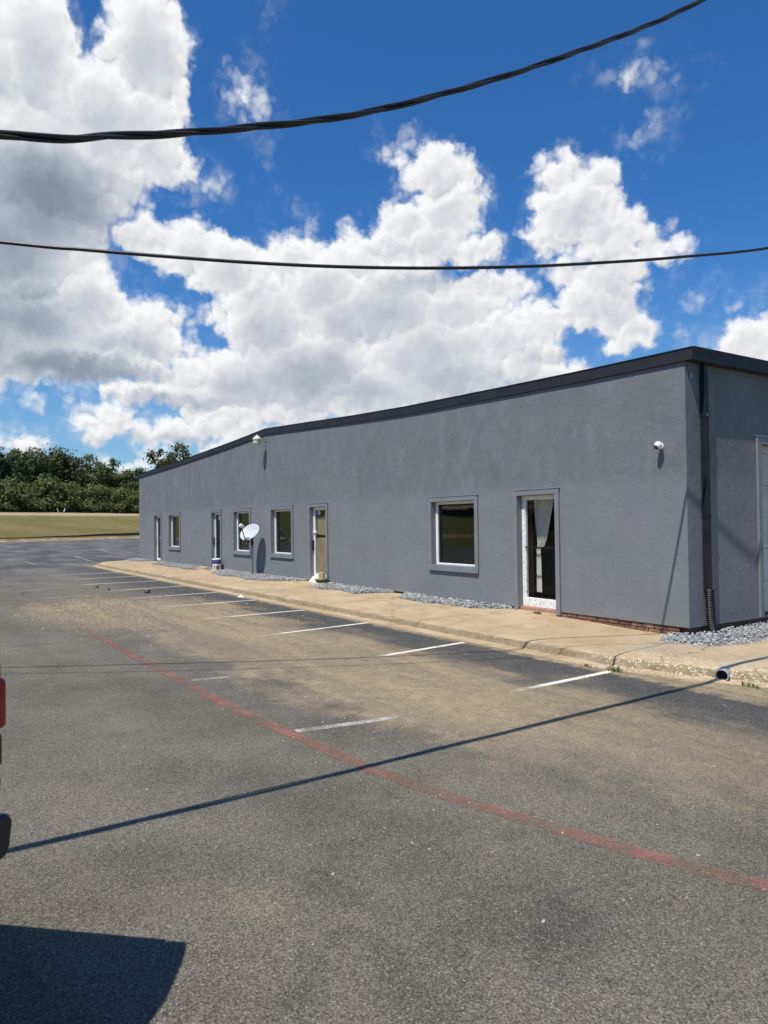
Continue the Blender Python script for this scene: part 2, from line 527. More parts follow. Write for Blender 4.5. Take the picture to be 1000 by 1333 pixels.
MT['tyre'] = pmat('tyre_rubber', (0.02, 0.02, 0.02), 0.85, 0.2, 12.0)
MT['chrome'] = pmat('bright_wheel', (0.55, 0.55, 0.56), 0.25, 0.05, 5.0, metal=1.0)
MT['headlamp'] = pmat('headlamp_lens', (0.75, 0.76, 0.78), 0.1, 0.04, 5.0)
MT['pole_wood'] = pmat('creosote_pole', (0.10, 0.07, 0.045), 0.9, 0.3, 3.0, bmp=0.4, bscale=12)
MT['roof'] = pmat('roof_membrane', (0.33, 0.33, 0.33), 0.85, 0.1, 1.0)
MT['litter'] = pmat('white_litter', (0.75, 0.74, 0.70), 0.8, 0.05, 9.0)
MT['rock'] = pmat('brown_lump', (0.13, 0.10, 0.075), 0.9, 0.3, 20.0, bmp=0.5, bscale=40)


def make_glass(name, tint, refl=1.0, r0=0.09):
    m, n, b, o = new_mat(name)
    n.t.nodes.remove(b)
    tr = n.new('ShaderNodeBsdfTransparent')
    tr.inputs[0].default_value = (*tint, 1)
    gl = n.new('ShaderNodeBsdfGlossy')
    gl.inputs['Roughness'].default_value = 0.015
    gl.inputs['Color'].default_value = (refl, refl, refl, 1)
    ge = n.new('ShaderNodeNewGeometry')
    cs = n.m('ABSOLUTE', n.v('DOT_PRODUCT', ge.outputs['Normal'], ge.outputs['Incoming']))
    fr = n.m('MULTIPLY_ADD', n.m('POWER', n.m('SUBTRACT', 1.0, cs), 5.0), 0.9, r0)
    p = pos(n)
    k = n.new('ShaderNodeBump')
    k.inputs['Strength'].default_value = 0.12
    k.inputs['Distance'].default_value = 0.004
    n.put(k.inputs['Height'], n.noise(p, 2.2, 2, 0.5))
    n.t.links.new(k.outputs[0], gl.inputs['Normal'])
    mx = n.new('ShaderNodeMixShader')
    n.t.links.new(fr, mx.inputs[0])
    n.t.links.new(tr.outputs[0], mx.inputs[1])
    n.t.links.new(gl.outputs[0], mx.inputs[2])
    n.t.links.new(mx.outputs[0], o.inputs[0])
    return m


MT['glass'] = make_glass('window_glass', (0.42, 0.44, 0.42))
MT['clear_glass'] = make_glass('door_glass', (0.90, 0.91, 0.90), 1.0, 0.016)
MT['car_glass'] = make_glass('car_glass', (0.10, 0.11, 0.11))


def make_leaf(name, c0, c1, trans):
    m, n, b, o = new_mat(name)
    p = pos(n)
    f = n.noise(p, 0.55, 4, 0.6)
    g = n.new('ShaderNodeNewGeometry').outputs['Random Per Island']
    c = n.mix(n.ss(f, 0.35, 0.65), c0, c1)
    c = n.mix(n.m('MULTIPLY', g, 0.45), c, tuple(q * 1.7 for q in c1))
    n.put(b.inputs['Base Color'], c)
    b.inputs['Roughness'].default_value = 0.6
    b.inputs['Specular IOR Level'].default_value = 0.3
    tl = n.new('ShaderNodeBsdfTranslucent')
    n.put(tl.inputs[0], n.mix(0.5, c, trans))
    mx = n.new('ShaderNodeMixShader')
    mx.inputs[0].default_value = 0.22
    n.t.links.new(b.outputs[0], mx.inputs[1])
    n.t.links.new(tl.outputs[0], mx.inputs[2])
    n.t.links.new(mx.outputs[0], o.inputs[0])
    return m


MT['oak_leaf'] = make_leaf('oak_leaves', (0.050, 0.066, 0.022), (0.076, 0.096, 0.030), (0.14, 0.16, 0.035))
MT['bush_leaf'] = make_leaf('bush_leaves', (0.074, 0.092, 0.026), (0.116, 0.134, 0.038), (0.17, 0.19, 0.04))
MT['weed'] = make_leaf('weed_leaves', (0.12, 0.12, 0.045), (0.22, 0.20, 0.09), (0.2, 0.2, 0.07))

# ---- asphalt with dirt drifted over it
m, n, b, o = new_mat('old_asphalt')
p = pos(n)
X, Y, Z = n.xyz(p)
n_big = n.noise(p, 0.22, 5, 0.6)
n_mid = n.noise(p, 1.1, 6, 0.65)
n_fin = n.noise(p, 6.0, 5, 0.65)
grain = n.voro(p, 150.0, out='Color')
gx = n.xyz(grain)[0]
grain2 = n.noise(p, 210.0, 3, 0.7)
c = n.mix(n.ss(n_mid, 0.3, 0.7), (0.094, 0.084, 0.064), (0.142, 0.127, 0.098))
c = n.mix(n.m('MULTIPLY', n.ss(n_big, 0.40, 0.62), 0.55), c, (0.164, 0.147, 0.113))
# sealed darker asphalt along the kerb and in the far lot
strip = n.m('MULTIPLY', n.ss(n.m('ADD', Y, n.m('MULTIPLY', n.m('SUBTRACT', n_mid, 0.5), 1.6)), -4.5, -3.0), n.ss(Y, 4.0, 1.0))
c = n.mix(n.m('MULTIPLY', strip, 0.86), c, n.mix(n.ss(n_fin, 0.35, 0.7), (0.040, 0.040, 0.041), (0.072, 0.071, 0.068)))
farm = n.ss(X, -16.0, -30.0)
streak = n.noise(n.v('MULTIPLY', p, (0.16, 0.55, 1.0)), 1.0, 5, 0.6)
c = n.mix(n.m('MULTIPLY', farm, 0.85), c, n.mix(n.ss(streak, 0.36, 0.66), (0.050, 0.050, 0.051), (0.150, 0.148, 0.142)))
# oil and damp stains
c = n.mix(n.m('MULTIPLY', n.ss(n.noise(p, 0.9, 4, 0.55, 1.0), 0.60, 0.74), 0.45), c, (0.045, 0.044, 0.043))
# tan dirt washed across the stalls
red_y = n.m('ADD', -5.95, n.m('MULTIPLY', n.ss(X, 0.5, 4.5), 1.15))
dn = n.m('MULTIPLY', n.m('SUBTRACT', n_mid, 0.5), 1.9)
dn = n.m('ADD', dn, n.m('MULTIPLY', n.m('SUBTRACT', n_fin, 0.5), 0.6))
trk = n.noise(n.v('MULTIPLY', p, (0.28, 2.6, 1.0)), 1.0, 4, 0.55, 0.5)
dn = n.m('ADD', dn, n.m('MULTIPLY', n.m('SUBTRACT', trk, 0.5), 1.1))
yl = n.m('ADD', Y, dn)
d_lo = n.ss(n.m('SUBTRACT', yl, red_y), -0.15, 0.65)
d_hi = n.ss(yl, -2.95, -3.75)
d_x = n.m('MULTIPLY', n.ss(X, -13.5, -8.5), n.ss(X, 6.5, 3.5))
d_str = n.m('MULTIPLY_ADD', n.ss(X, 0.5, 3.0), -0.4, 0.92)
dirt = n.m('MULTIPLY', n.m('MULTIPLY', n.m('MULTIPLY', d_lo, d_hi), d_x), d_str)
# dirt and broken gravel fan round the pothole
gq = n.v('MULTIPLY', n.v('SUBTRACT', p, (-9.6, -5.6, 0.0)), (1 / 3.3, 1 / 1.7, 0.0))
fan = n.m('MULTIPLY', n.ss(n.m('ADD', n.v('LENGTH', gq), n.m('MULTIPLY', n.m('SUBTRACT', n_mid, 0.5), 1.3)), 1.15, 0.55), 0.9)
dirt = n.m('MAXIMUM', dirt, fan)
# thin film of sand at the kerb foot, and everywhere a little dust
foot = n.m('MULTIPLY', n.ss(n.m('ADD', Y, n.m('MULTIPLY', n.m('SUBTRACT', n_fin, 0.5), 0.35)), -2.52, -2.34), n.ss(X, 3.5, 2.0))
foot = n.m('MULTIPLY', foot, n.ss(X, -30.0, -28.5))
dirt = n.m('MAXIMUM', dirt, foot)
spot = n.v('LENGTH', n.v('MULTIPLY', n.v('SUBTRACT', p, (3.05, -7.75, 0.0)), (3.4, 4.6, 0.0)))
dirt = n.m('MAXIMUM', dirt, n.m('MULTIPLY', n.ss(n.m('ADD', spot, n.m('MULTIPLY', n_fin, 1.2)), 1.5, 0.6), 0.4))
dirt = n.m('MULTIPLY', dirt, n.ss(n.noise(p, 13.0, 4, 0.6), 0.12, 0.50))
dirt = n.m('MULTIPLY', dirt, n.m('MULTIPLY_ADD', n.ss(trk, 0.62, 0.42), 0.35, 0.65))
dcol = n.mix(n.ss(n_fin, 0.3, 0.7), (0.255, 0.190, 0.110), (0.340, 0.265, 0.162))
dcol = n.mix(n.m('MULTIPLY', n.ss(n.noise(p, 2.6, 5, 0.65), 0.55, 0.72), 0.5), dcol, (0.160, 0.126, 0.086))
c = n.mix(dirt, c, dcol)
# a few long settlement cracks and tyre-polished tracks
ckv = n.v('ADD', n.v('MULTIPLY', p, (1.0, 1.0, 0.0)), n.scale(n.noise(p, 0.8, 5, 0.65, out=1), 1.6))
ck = n.voro(ckv, 0.085, 'DISTANCE_TO_EDGE')
c = n.mix(n.m('MULTIPLY', n.m('MULTIPLY', n.ss(ck, 0.0011, 0.0003), n.m('MULTIPLY_ADD', dirt, -0.7, 0.8)), n.ss(n_mid, 0.35, 0.6)), c, (0.03, 0.029, 0.027))
tw_ = n.noise(n.v('MULTIPLY', p, (0.10, 1.1, 1.0)), 1.0, 3, 0.5, 0.3)
c = n.mix(n.m('MULTIPLY', n.ss(tw_, 0.52, 0.70), 0.35), c, (0.075, 0.071, 0.063))
# stone grain
gr = n.m('MULTIPLY_ADD', gx, 1.15, 0.42)
gr = n.m('MULTIPLY', gr, n.m('MULTIPLY_ADD', grain2, 1.5, 0.25))
gr = n.m('ADD', n.m('MULTIPLY', n.m('SUBTRACT', gr, 1.0), n.m('MULTIPLY_ADD', dirt, -0.35, 1.0)), 1.0)
c = n.v('MULTIPLY', c, n.comb(gr, gr, gr))
chip = n.m('MULTIPLY', n.m('GREATER_THAN', gx, 0.955), n.m('MULTIPLY_ADD', dirt, -0.7, 0.75))
c = n.mix(n.m('MULTIPLY', chip, 0.6), c, (0.33, 0.31, 0.27))
pit = n.m('LESS_THAN', n.voro(p, 13.0), 0.07)
c = n.mix(n.m('MULTIPLY', pit, 0.8), c, (0.025, 0.025, 0.025))
n.put(b.inputs['Base Color'], c)
b.inputs['Roughness'].default_value = 0.9
b.inputs['Specular IOR Level'].default_value = 0.25
h = n.m('ADD', n.m('MULTIPLY', gx, 0.6), n.m('MULTIPLY', grain2, 0.8))
bump(n, b, n.m('MULTIPLY', h, n.m('MULTIPLY_ADD', dirt, -0.5, 1.0)), 0.55, 0.004)
MT['asphalt'] = m

# ---- stained tan concrete of the walk
m, n, b, o = new_mat('stained_concrete')
p = pos(n)
X, Y, Z = n.xyz(p)
a1 = n.noise(p, 0.8, 6, 0.65)
a2 = n.noise(p, 4.0, 6, 0.65)
c = n.mix(n.ss(a1, 0.32, 0.68), (0.375, 0.272, 0.158), (0.465, 0.355, 0.228))
c = n.mix(n.m('MULTIPLY', n.ss(a2, 0.46, 0.72), 0.7), c, (0.27, 0.190, 0.112))
c = n.mix(n.m('MULTIPLY', n.ss(n.noise(p, 0.45, 5, 0.6), 0.52, 0.68), 0.55), c, (0.30, 0.245, 0.175))
c = n.mix(n.m('MULTIPLY', n.ss(n.noise(n.v('ADD', p, (7.0, 3.0, 0.0)), 1.7, 6, 0.7), 0.56, 0.72), 0.6), c, (0.56, 0.46, 0.33))
c = n.mix(n.m('MULTIPLY', n.ss(n.noise(n.v('MULTIPLY', p, (0.35, 2.2, 1.0)), 1.2, 5, 0.6), 0.55, 0.72), 0.5), c, (0.27, 0.205, 0.135))
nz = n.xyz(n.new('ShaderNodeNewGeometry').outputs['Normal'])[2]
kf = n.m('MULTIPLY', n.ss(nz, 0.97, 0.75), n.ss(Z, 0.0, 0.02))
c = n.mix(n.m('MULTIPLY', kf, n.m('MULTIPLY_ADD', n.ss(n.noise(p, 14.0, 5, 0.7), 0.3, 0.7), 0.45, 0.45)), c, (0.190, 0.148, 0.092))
agg = n.m('MULTIPLY', n.ss(X, -0.6, 0.9), n.ss(Y, -1.0, -1.6))
pe = n.xyz(n.voro(p, 55.0, out='Color'))[1]
c = n.mix(n.m('MULTIPLY', agg, n.ss(pe, 0.78, 0.88)), c, (0.55, 0.47, 0.34))
cr = n.voro(n.v('ADD', p, n.scale(n.noise(p, 0.9, 4, 0.6, out=1), 1.2)), 0.17, 'DISTANCE_TO_EDGE')
c = n.mix(n.m('MULTIPLY', n.ss(cr, 0.0022, 0.0004), 0.7), c, (0.09, 0.07, 0.05))
sp = n.m('MULTIPLY_ADD', n.noise(p, 120, 3, 0.7), 0.7, 0.65)
c = n.v('MULTIPLY', c, n.comb(sp, sp, sp))
n.put(b.inputs['Base Color'], c)
b.inputs['Roughness'].default_value = 0.92
b.inputs['Specular IOR Level'].default_value = 0.2
bump(n, b, n.m('ADD', n.noise(p, 90, 4, 0.65), n.m('MULTIPLY', a2, 0.7)), 0.35, 0.006)
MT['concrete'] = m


def make_paint(name, c0, keep, soft):
    m, n, b, o = new_mat(name)
    p = pos(n)
    w1 = n.noise(p, 3.0, 6, 0.7)
    w2 = n.noise(p, 60.0, 4, 0.7)
    f = n.m('ADD', n.m('MULTIPLY', w1, 0.65), n.m('MULTIPLY', w2, 0.5))
    al = n.ss(f, keep + soft, keep - soft)
    uv = n.new('ShaderNodeUVMap').outputs[0]
    u, vv, _ = n.xyz(uv)
    # u runs 0..1 along the line (1 = worn away end), v across
    edge = n.ss(n.m('ADD', n.m('ABSOLUTE', n.m('SUBTRACT', vv, 0.5)), n.m('MULTIPLY', n.m('SUBTRACT', n.noise(p, 14.0, 5, 0.7), 0.5), 0.42)), 0.52, 0.34)
    al = n.m('MULTIPLY', al, edge)
    al = n.m('MULTIPLY', al, n.ss(n.m('ADD', u, n.m('MULTIPLY', n.m('SUBTRACT', w1, 0.5), 0.8)), 1.0, 0.55))
    n.put(b.inputs['Base Color'], n.mix(n.ss(w2, 0.3, 0.7), tuple(q * 0.82 for q in c0), c0))
    b.inputs['Roughness'].default_value = 0.85
    b.inputs['Specular IOR Level'].default_value = 0.2
    tr = n.new('ShaderNodeBsdfTransparent')
    mx = n.new('ShaderNodeMixShader')
    n.put(mx.inputs[0], al)
    n.t.links.new(tr.outputs[0], mx.inputs[1])
    n.t.links.new(b.outputs[0], mx.inputs[2])
    n.t.links.new(mx.outputs[0], o.inputs[0])
    return m


MT['line_white'] = make_paint('white_line_paint', (0.76, 0.72, 0.60), 0.68, 0.10)
MT['line_worn'] = make_paint('worn_white_line_paint', (0.50, 0.48, 0.43), 0.60, 0.14)
MT['line_red'] = make_paint('worn_red_line_paint', (0.32, 0.150, 0.120), 0.555, 0.16)
MT['line_red_faint'] = make_paint('faded_red_line_paint', (0.25, 0.13, 0.105), 0.46, 0.16)

# ---- the grass field
m, n, b, o = new_mat('dry_grass_field')
p = pos(n)
X, Y, Z = n.xyz(p)
q = n.v('DOT_PRODUCT', n.v('SUBTRACT', p, (-95.0, 0.4, 0.0)), (-0.848, -0.53, 0.0))
g1 = n.noise(n.v('MULTIPLY', p, (0.10, 0.045, 0.2)), 1.0, 6, 0.6)
g2 = n.noise(p, 0.7, 6, 0.7)
g3 = n.noise(p, 4.0, 5, 0.7)
c = n.mix(n.ss(g1, 0.38, 0.62), (0.158, 0.138, 0.050), (0.228, 0.172, 0.078))
c = n.mix(n.m('MULTIPLY', n.ss(g2, 0.45, 0.68), 0.6), c, (0.120, 0.122, 0.034))
c = n.mix(n.m('MULTIPLY', n.ss(g3, 0.5, 0.75), 0.6), c, (0.31, 0.25, 0.13))
c = n.mix(n.m('MULTIPLY', n.ss(n.noise(p, 1.6, 6, 0.75), 0.52, 0.70), 0.55), c, (0.10, 0.085, 0.035))
c = n.mix(n.ss(Y, -21.0, -27.0), c, n.mix(n.ss(g2, 0.35, 0.65), (0.11, 0.125, 0.035), (0.17, 0.165, 0.06)))
qq = n.m('ADD', q, n.m('MULTIPLY', n.m('SUBTRACT', g2, 0.5), 3.0))
c = n.mix(n.m('MULTIPLY', n.ss(qq, 3.4, 2.0), n.ss(q, -8.0, -4.0)), c, n.mix(n.ss(g2, 0.4, 0.6), (0.42, 0.31, 0.185), (0.26, 0.195, 0.085)))
road = n.m('MULTIPLY', n.ss(q, 30.4, 31.2), n.ss(q, 37.5, 36.0))
c = n.mix(road, c, n.mix(g2, (0.38, 0.275, 0.175), (0.46, 0.35, 0.235)))
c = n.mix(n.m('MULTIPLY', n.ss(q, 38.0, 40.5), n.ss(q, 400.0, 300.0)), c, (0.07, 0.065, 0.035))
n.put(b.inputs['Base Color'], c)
b.inputs['Roughness'].default_value = 0.95
b.inputs['Specular IOR Level'].default_value = 0.1
bump(n, b, n.m('ADD', g3, g2), 0.9, 0.25)
MT['field'] = m


def make_stone(name, lo, hi):
    m, n, b, o = new_mat(name)
    r = n.new('ShaderNodeNewGeometry').outputs['Random Per Island']
    c = n.mix(r, lo, hi)
    c = n.mix(n.m('MULTIPLY', n.noise(pos(n), 90, 3, 0.6), 0.4), c, tuple(q * 0.6 for q in lo))
    n.put(b.inputs['Base Color'], c)
    b.inputs['Roughness'].default_value = 0.85
    return m


MT['gravel'] = make_stone('grey_gravel', (0.17, 0.173, 0.173), (0.56, 0.56, 0.54))
MT['rubble'] = make_stone('tan_rubble', (0.22, 0.17, 0.11), (0.52, 0.44, 0.31))

# ================================================================== THE SETTING
def sstep(x, a, b):
    t = np.clip((np.asarray(x, float) - a) / (b - a), 0, 1)
    return t * t * (3 - 2 * t)


E0 = np.array([-95.0, 0.4])          # far edge of the lot
EN = np.array([-0.848, -0.53])       # away from the lot
ET = np.array([-0.53, 0.848])        # along the edge


def field_z(x, y):
    q = (x - E0[0]) * EN[0] + (y - E0[1]) * EN[1]
    z = np.interp(q, [-1e4, 0.6, 2.5, 5, 12, 22, 31, 37, 45, 70, 200], [-0.06, -0.06, 0.12, 0.55, 1.5, 2.9, 4.0, 4.65, 5.2, 5.6, 6.0])
    z = z + 1.2 * sstep(-(y + 40.0), 0.0, 35.0) * (q < 0)
    return z


# one sheet of ground out to the horizon
qs = np.concatenate([np.linspace(-1500, -200, 14), np.linspace(-180, -10, 52), np.linspace(-7, 0, 6), np.linspace(0.6, 48, 60), np.linspace(52, 200, 16), np.linspace(260, 2200, 14)])
ts = np.concatenate([np.linspace(-1800, -120, 16), np.linspace(-110, 110, 90), np.linspace(130, 1800, 16)])
Q, T = np.meshgrid(qs, ts, indexing='ij')
GX, GY = E0[0] + Q * EN[0] + T * ET[0], E0[1] + Q * EN[1] + T * ET[1]
gr = np.random.RandomState(3)
GZ = field_z(GX, GY) + gr.uniform(-0.05, 0.05, GX.shape) * ((Q > 5) & (Q < 60))
ni, nj = GX.shape
idx = np.arange(ni * nj).reshape(ni, nj)
fc = np.stack([idx[:-1, :-1], idx[1:, :-1], idx[1:, 1:], idx[:-1, 1:]], -1).reshape(-1, 4)
gb = MB()
gb.v = [tuple(q) for q in np.stack([GX, GY, GZ], -1).reshape(-1, 3).tolist()]
gb.f = [tuple(q) for q in fc.tolist()]
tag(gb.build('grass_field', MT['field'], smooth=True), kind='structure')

# the asphalt lot
c0, c1 = E0 - 29 * ET, E0 + 85 * ET
lot = MB().add([(c0[0], c0[1], 0), (30, c0[1], 0), (30, c1[1], 0), (c1[0], c1[1], 0)], [(0, 1, 2, 3)]).build('parking_lot', MT['asphalt'])
tag(lot, kind='structure')


def line_strip(path, width, mat, z=0.004, name='painted_line'):
    path = [np.array(q, float) for q in path]
    L = [0.0]
    for a, b2 in zip(path, path[1:]):
        L.append(L[-1] + np.linalg.norm(b2 - a))
    vs, fs, uvs = [], [], []
    for i, q in enumerate(path):
        t = path[min(i + 1, len(path) - 1)] - path[max(i - 1, 0)]
        t = t / np.linalg.norm(t)
        nn = np.array([-t[1], t[0]])
        for s in (-1, 1):
            vs.append((*(q + nn * width / 2 * s), z))
    for i in range(len(path) - 1):
        fs.append((2 * i, 2 * i + 2, 2 * i + 3, 2 * i + 1))
    me = bpy.data.meshes.new(name)
    me.from_pydata(vs, [], fs)
    uv = me.uv_layers.new(name='UVMap')
    for poly in me.polygons:
        for li in poly.loop_indices:
            vi = me.loops[li].vertex_index
            uv.data[li].uv = (L[vi // 2] / L[-1] if mat not in (MT['line_red'], MT['line_red_faint']) else 0.0, vi % 2)
    return link(name, me, mat, lot)


for x0, y0, x1, y1 in [(0.576, -2.36, 0.66, -4.0), (-2.0, -2.38, -1.76, -4.3), (-4.63, -2.36, -4.34, -4.8), (-7.02, -2.38, -6.93, -4.9), (-9.49, -2.38, -9.45, -4.9),
                       (-11.96, -2.4, -11.8, -5.0), (-14.55, -2.4, -14.2, -5.0), (-17.04, -2.4, -17.1, -5.4), (-19.77, -2.4, -19.64, -5.3), (-22.39, -2.36, -22.47, -5.2)]:
    line_strip([(x0, y0), ((x0 + x1) / 2, (y0 + y1) / 2), (x1, y1)], 0.10, MT['line_white'])
for x0, y0, x1, y1 in [(0.646, -6.36, 0.80, -5.3), (-1.841, -6.42, -1.74, -5.9), (-10.9, -6.3, -10.8, -4.6), (-13.3, -6.3, -13.2, -4.8), (-16.0, -6.4, -15.9, -4.9), (-18.97, -6.7, -18.4, -4.9),
                       (-21.6, -6.6, -21.5, -4.6), (-24.4, -6.6, -24.3, -4.4), (-27.2, -6.6, -27.0, -4.4),
                       (-35.35, -4.07, -29.7, -4.03), (-40.6, -0.73, -29.4, -1.6), (-31.5, 1.0, -33.6, 0.8), (-38.0, 4.4, -33.0, 0.9), (-52.0, 3.2, -44.0, 2.2), (-56.0, 8.6, -50.0, 7.2), (-62.0, 10.6, -57.0, 9.4)]:
    line_strip([(x0, y0), ((x0 + x1) / 2, (y0 + y1) / 2), (x1, y1)], 0.11, MT['line_worn'])
RED = [(-30, -6.75), (-24, -6.7), (-19.68, -6.65), (-16.48, -6.57), (-11.5, -6.5), (-9.5, -6.52), (-8.0, -6.55)]
line_strip(RED, 0.12, MT['line_red_faint'])
RED2 = [(-6.4, -6.57), (-4.5, -6.56), (-2.9, -6.54), (-1.6, -6.52), (-0.47, -6.5), (0.3, -6.46), (0.925, -6.41), (1.5, -6.37), (1.98, -6.31), (2.35, -6.25), (2.65, -6.18), (3.1, -6.06), (3.56, -5.93), (3.94, -5.82), (4.24, -5.69), (5.0, -5.3), (6.0, -4.7)]
line_strip(RED2, 0.145, MT['line_red'])


# ---- the walk with its rolled kerb, poured in slabs
def wall_walk_z(x):
    return float(np.interp(x, [-30, -10, -3, -0.5, 3], [0.195, 0.185, 0.165, 0.09, 0.07]))


PD = [0.0, 0.08, 0.165, 0.18, 0.205, 0.222, 0.25, 0.30, 0.40, 0.62]
PZ = [0.003, 0.009, 0.014, 0.022, 0.085, 0.105, 0.117, 0.124, 0.130, 0.134]


def section(f, g, xw):
    f, g = np.array(f, float), np.array(g, float)
    L = np.linalg.norm(g - f)
    d = (g - f) / L
    wz = wall_walk_z(xw)
    jit = 0.006 * math.sin(xw * 1.1) + 0.003 * math.sin(xw * 3.3 + 1)
    out = []
    for k, (a, z) in enumerate(zip(PD, PZ)):
        w = RNG.uniform(-0.009, 0.009) if 2 < k < 7 else 0.0
        out.append((*(f + d * (a + jit + w)), z + (RNG.uniform(-0.006, 0.002) if 3 < k < 7 else 0.0)))
    for k in (0.55, 0.8, 1.0):
        a = L * k
        out.append((*(f + d * a), 0.134 + (wz - 0.134) * (a - 0.62) / (L - 0.62)))
    return out


walk = empty('sidewalk', (0, 0, 0))
tag(walk, kind='structure')


def slab(sections):
    n = len(sections[0])
    mb = MB()
    for s in sections:
        mb.v += s
        mb.v += [(s[0][0], s[0][1], -0.06), (s[-1][0], s[-1][1], -0.06)]
    w = n + 2
    for i in range(len(sections) - 1):
        for k in range(n - 1):
            mb.f.append((i * w + k, i * w + k + 1, (i + 1) * w + k + 1, (i + 1) * w + k))
        mb.f.append((i * w, (i + 1) * w, (i + 1) * w + n, i * w + n))
        mb.f.append((i * w + n - 1, i * w + n + 1, (i + 1) * w + n + 1, (i + 1) * w + n - 1))
    for i in (0, len(sections) - 1):
        mb.f.append(tuple(i * w + k for k in range(n)) + (i * w + n + 1, i * w + n))
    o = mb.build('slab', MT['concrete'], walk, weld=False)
    for pl in o.data.polygons:
        pl.use_smooth = False
    return o


joints = [-28.9, -25.6, -22.5, -19.4, -16.2, -13.1, -10.0, -6.7, -3.55, 0.45]
for a, b2 in zip(joints, joints[1:]):
    k = max(4, int((b2 - a) / 0.12))
    secs = []
    for i in range(k + 1):
        x = a + 0.004 + (b2 - a - 0.008) * i / k
        fy = -2.30 if x > -27.6 else -2.30 + (-27.6 - x) * 0.35
        xi = x if b2 < 0.4 else min(x, a + (x - a) * (0.02 - a) / (0.45 - a))
        secs.append(section((x, fy), (xi, 0.062), x))
    slab(secs)
FPT = [(0.458, -2.28), (1.0, -2.15), (1.53, -1.98), (2.06, -1.74), (3.0, -1.2), (4.2, -0.4), (6.0, 1.0)]
GPT = [(0.028, 0.062), (0.03, 1.2), (0.03, 2.4), (0.03, 3.6), (0.03, 5.0), (0.03, 6.5), (0.03, 8.5)]
fine_f, fine_g = [], []
for (f0_, f1_), (g0_, g1_) in zip(zip(FPT, FPT[1:]), zip(GPT, GPT[1:])):
    for i in range(6):
        t = i / 6
        fine_f.append((f0_[0] + (f1_[0] - f0_[0]) * t, f0_[1] + (f1_[1] - f0_[1]) * t))
        fine_g.append((g0_[0] + (g1_[0] - g0_[0]) * t, g0_[1] + (g1_[1] - g0_[1]) * t))
slab([section(f, g, 0.5 + i * 0.07) for i, (f, g) in enumerate(zip(fine_f + [FPT[-1]], fine_g + [GPT[-1]]))])

# ================================================================== THE BUILDING
ZB = 0.22
PROF = [(0.0, 3.93), (-1.65, 3.95), (-3.8, 4.0), (-6.74, 4.08), (-9.0, 4.18), (-11.5, 4.32), (-14.15, 4.46), (-17.1, 4.33), (-22.0, 4.165), (-28.67, 4.0)]
PX, PZZ = [q[0] for q in PROF][::-1], [q[1] for q in PROF][::-1]


def top_z(x):
    return float(np.interp(x, PX, PZZ))


BL = -28.67
DEPTH = 16.0
TW = 0.09
DOORS = [(-26.226, -25.087), (-18.997, -17.953), (-11.412, -10.336), (-3.445, -2.363)]
WINS = [(-24.072, -22.501, 0.79, 2.261), (-16.883, -15.379, 0.79, 2.261), (-13.904, -12.358, 0.79, 2.261), (-5.972, -4.424, 0.778, 2.243)]
DTOP = 2.275
openings = [(a + TW, b2 - TW, ZB, DTOP - TW) for a, b2 in DOORS] + [(a + TW, b2 - TW, z0 + TW, z1 - TW) for a, b2, z0, z1 in WINS]

bld = empty('commercial_building', (0, 0, 0))
tag(bld, 'long single storey grey stucco building with low gable and dark metal fascia', 'building')


def wall_with_holes(name, u_pts, holes, base, topf, to3, thick, mat):
    """a slab in (u, z) with rectangular holes; to3(u, d, z) places it, d runs into the wall"""
    us = sorted(set([round(q, 4) for q in u_pts] + [round(h[i], 4) for h in holes for i in (0, 1)]))
    zs = sorted(set([base] + [round(h[i], 4) for h in holes for i in (2, 3)]))
    mb = MB()
    cache = {}

    def vid(i, j, d):
        key = (i, j, d)
        if key not in cache:
            z = zs[j] if j < len(zs) else topf(us[i])
            mb.v.append(to3(us[i], d, z))
            cache[key] = len(mb.v) - 1
        return cache[key]
    NJ = len(zs)

    def solid(i, j):
        if i < 0 or j < 0 or i >= len(us) - 1 or j >= NJ:
            return False
        uc = (us[i] + us[i + 1]) / 2
        zc = (zs[j] + zs[j + 1]) / 2 if j + 1 < NJ else zs[-1] + 0.01
        return not any(h[0] < uc < h[1] and h[2] < zc < h[3] for h in holes)
    for i in range(len(us) - 1):
        for j in range(NJ):
            if not solid(i, j):
                continue
            for d in (0, thick):
                mb.f.append((vid(i, j, d), vid(i + 1, j, d), vid(i + 1, j + 1, d), vid(i, j + 1, d)))
            for (di, dj, e) in ((-1, 0, (i, j, i, j + 1)), (1, 0, (i + 1, j, i + 1, j + 1)), (0, -1, (i, j, i + 1, j)), (0, 1, (i, j + 1, i + 1, j + 1))):
                if not solid(i + di, j + dj):
                    mb.f.append((vid(e[0], e[1], 0), vid(e[2], e[3], 0), vid(e[2], e[3], thick), vid(e[0], e[1], thick)))
    return mb.build(name, mat, bld)


wall_with_holes('front_wall', PX, openings, ZB, top_z, lambda u, d, z: (u, d, z), 0.2, MT['stucco'])
GD = (1.835, 5.4, 0.24, 2.865)       # overhead door opening in the side wall
wall_with_holes('side_wall', [0.2, DEPTH], [GD], ZB, lambda u: 3.93, lambda u, d, z: (-d, u, z), 0.2, MT['stucco'])
wall_with_holes('side_wall', [0.2, DEPTH], [], ZB, lambda u: 4.0, lambda u, d, z: (BL + d, u, z), 0.2, MT['stucco'])
wall_with_holes('back_wall', PX, [], ZB, top_z, lambda u, d, z: (min(max(u, BL + 0.203), -0.203), DEPTH - 0.003 - d, z), 0.2, MT['stucco'])
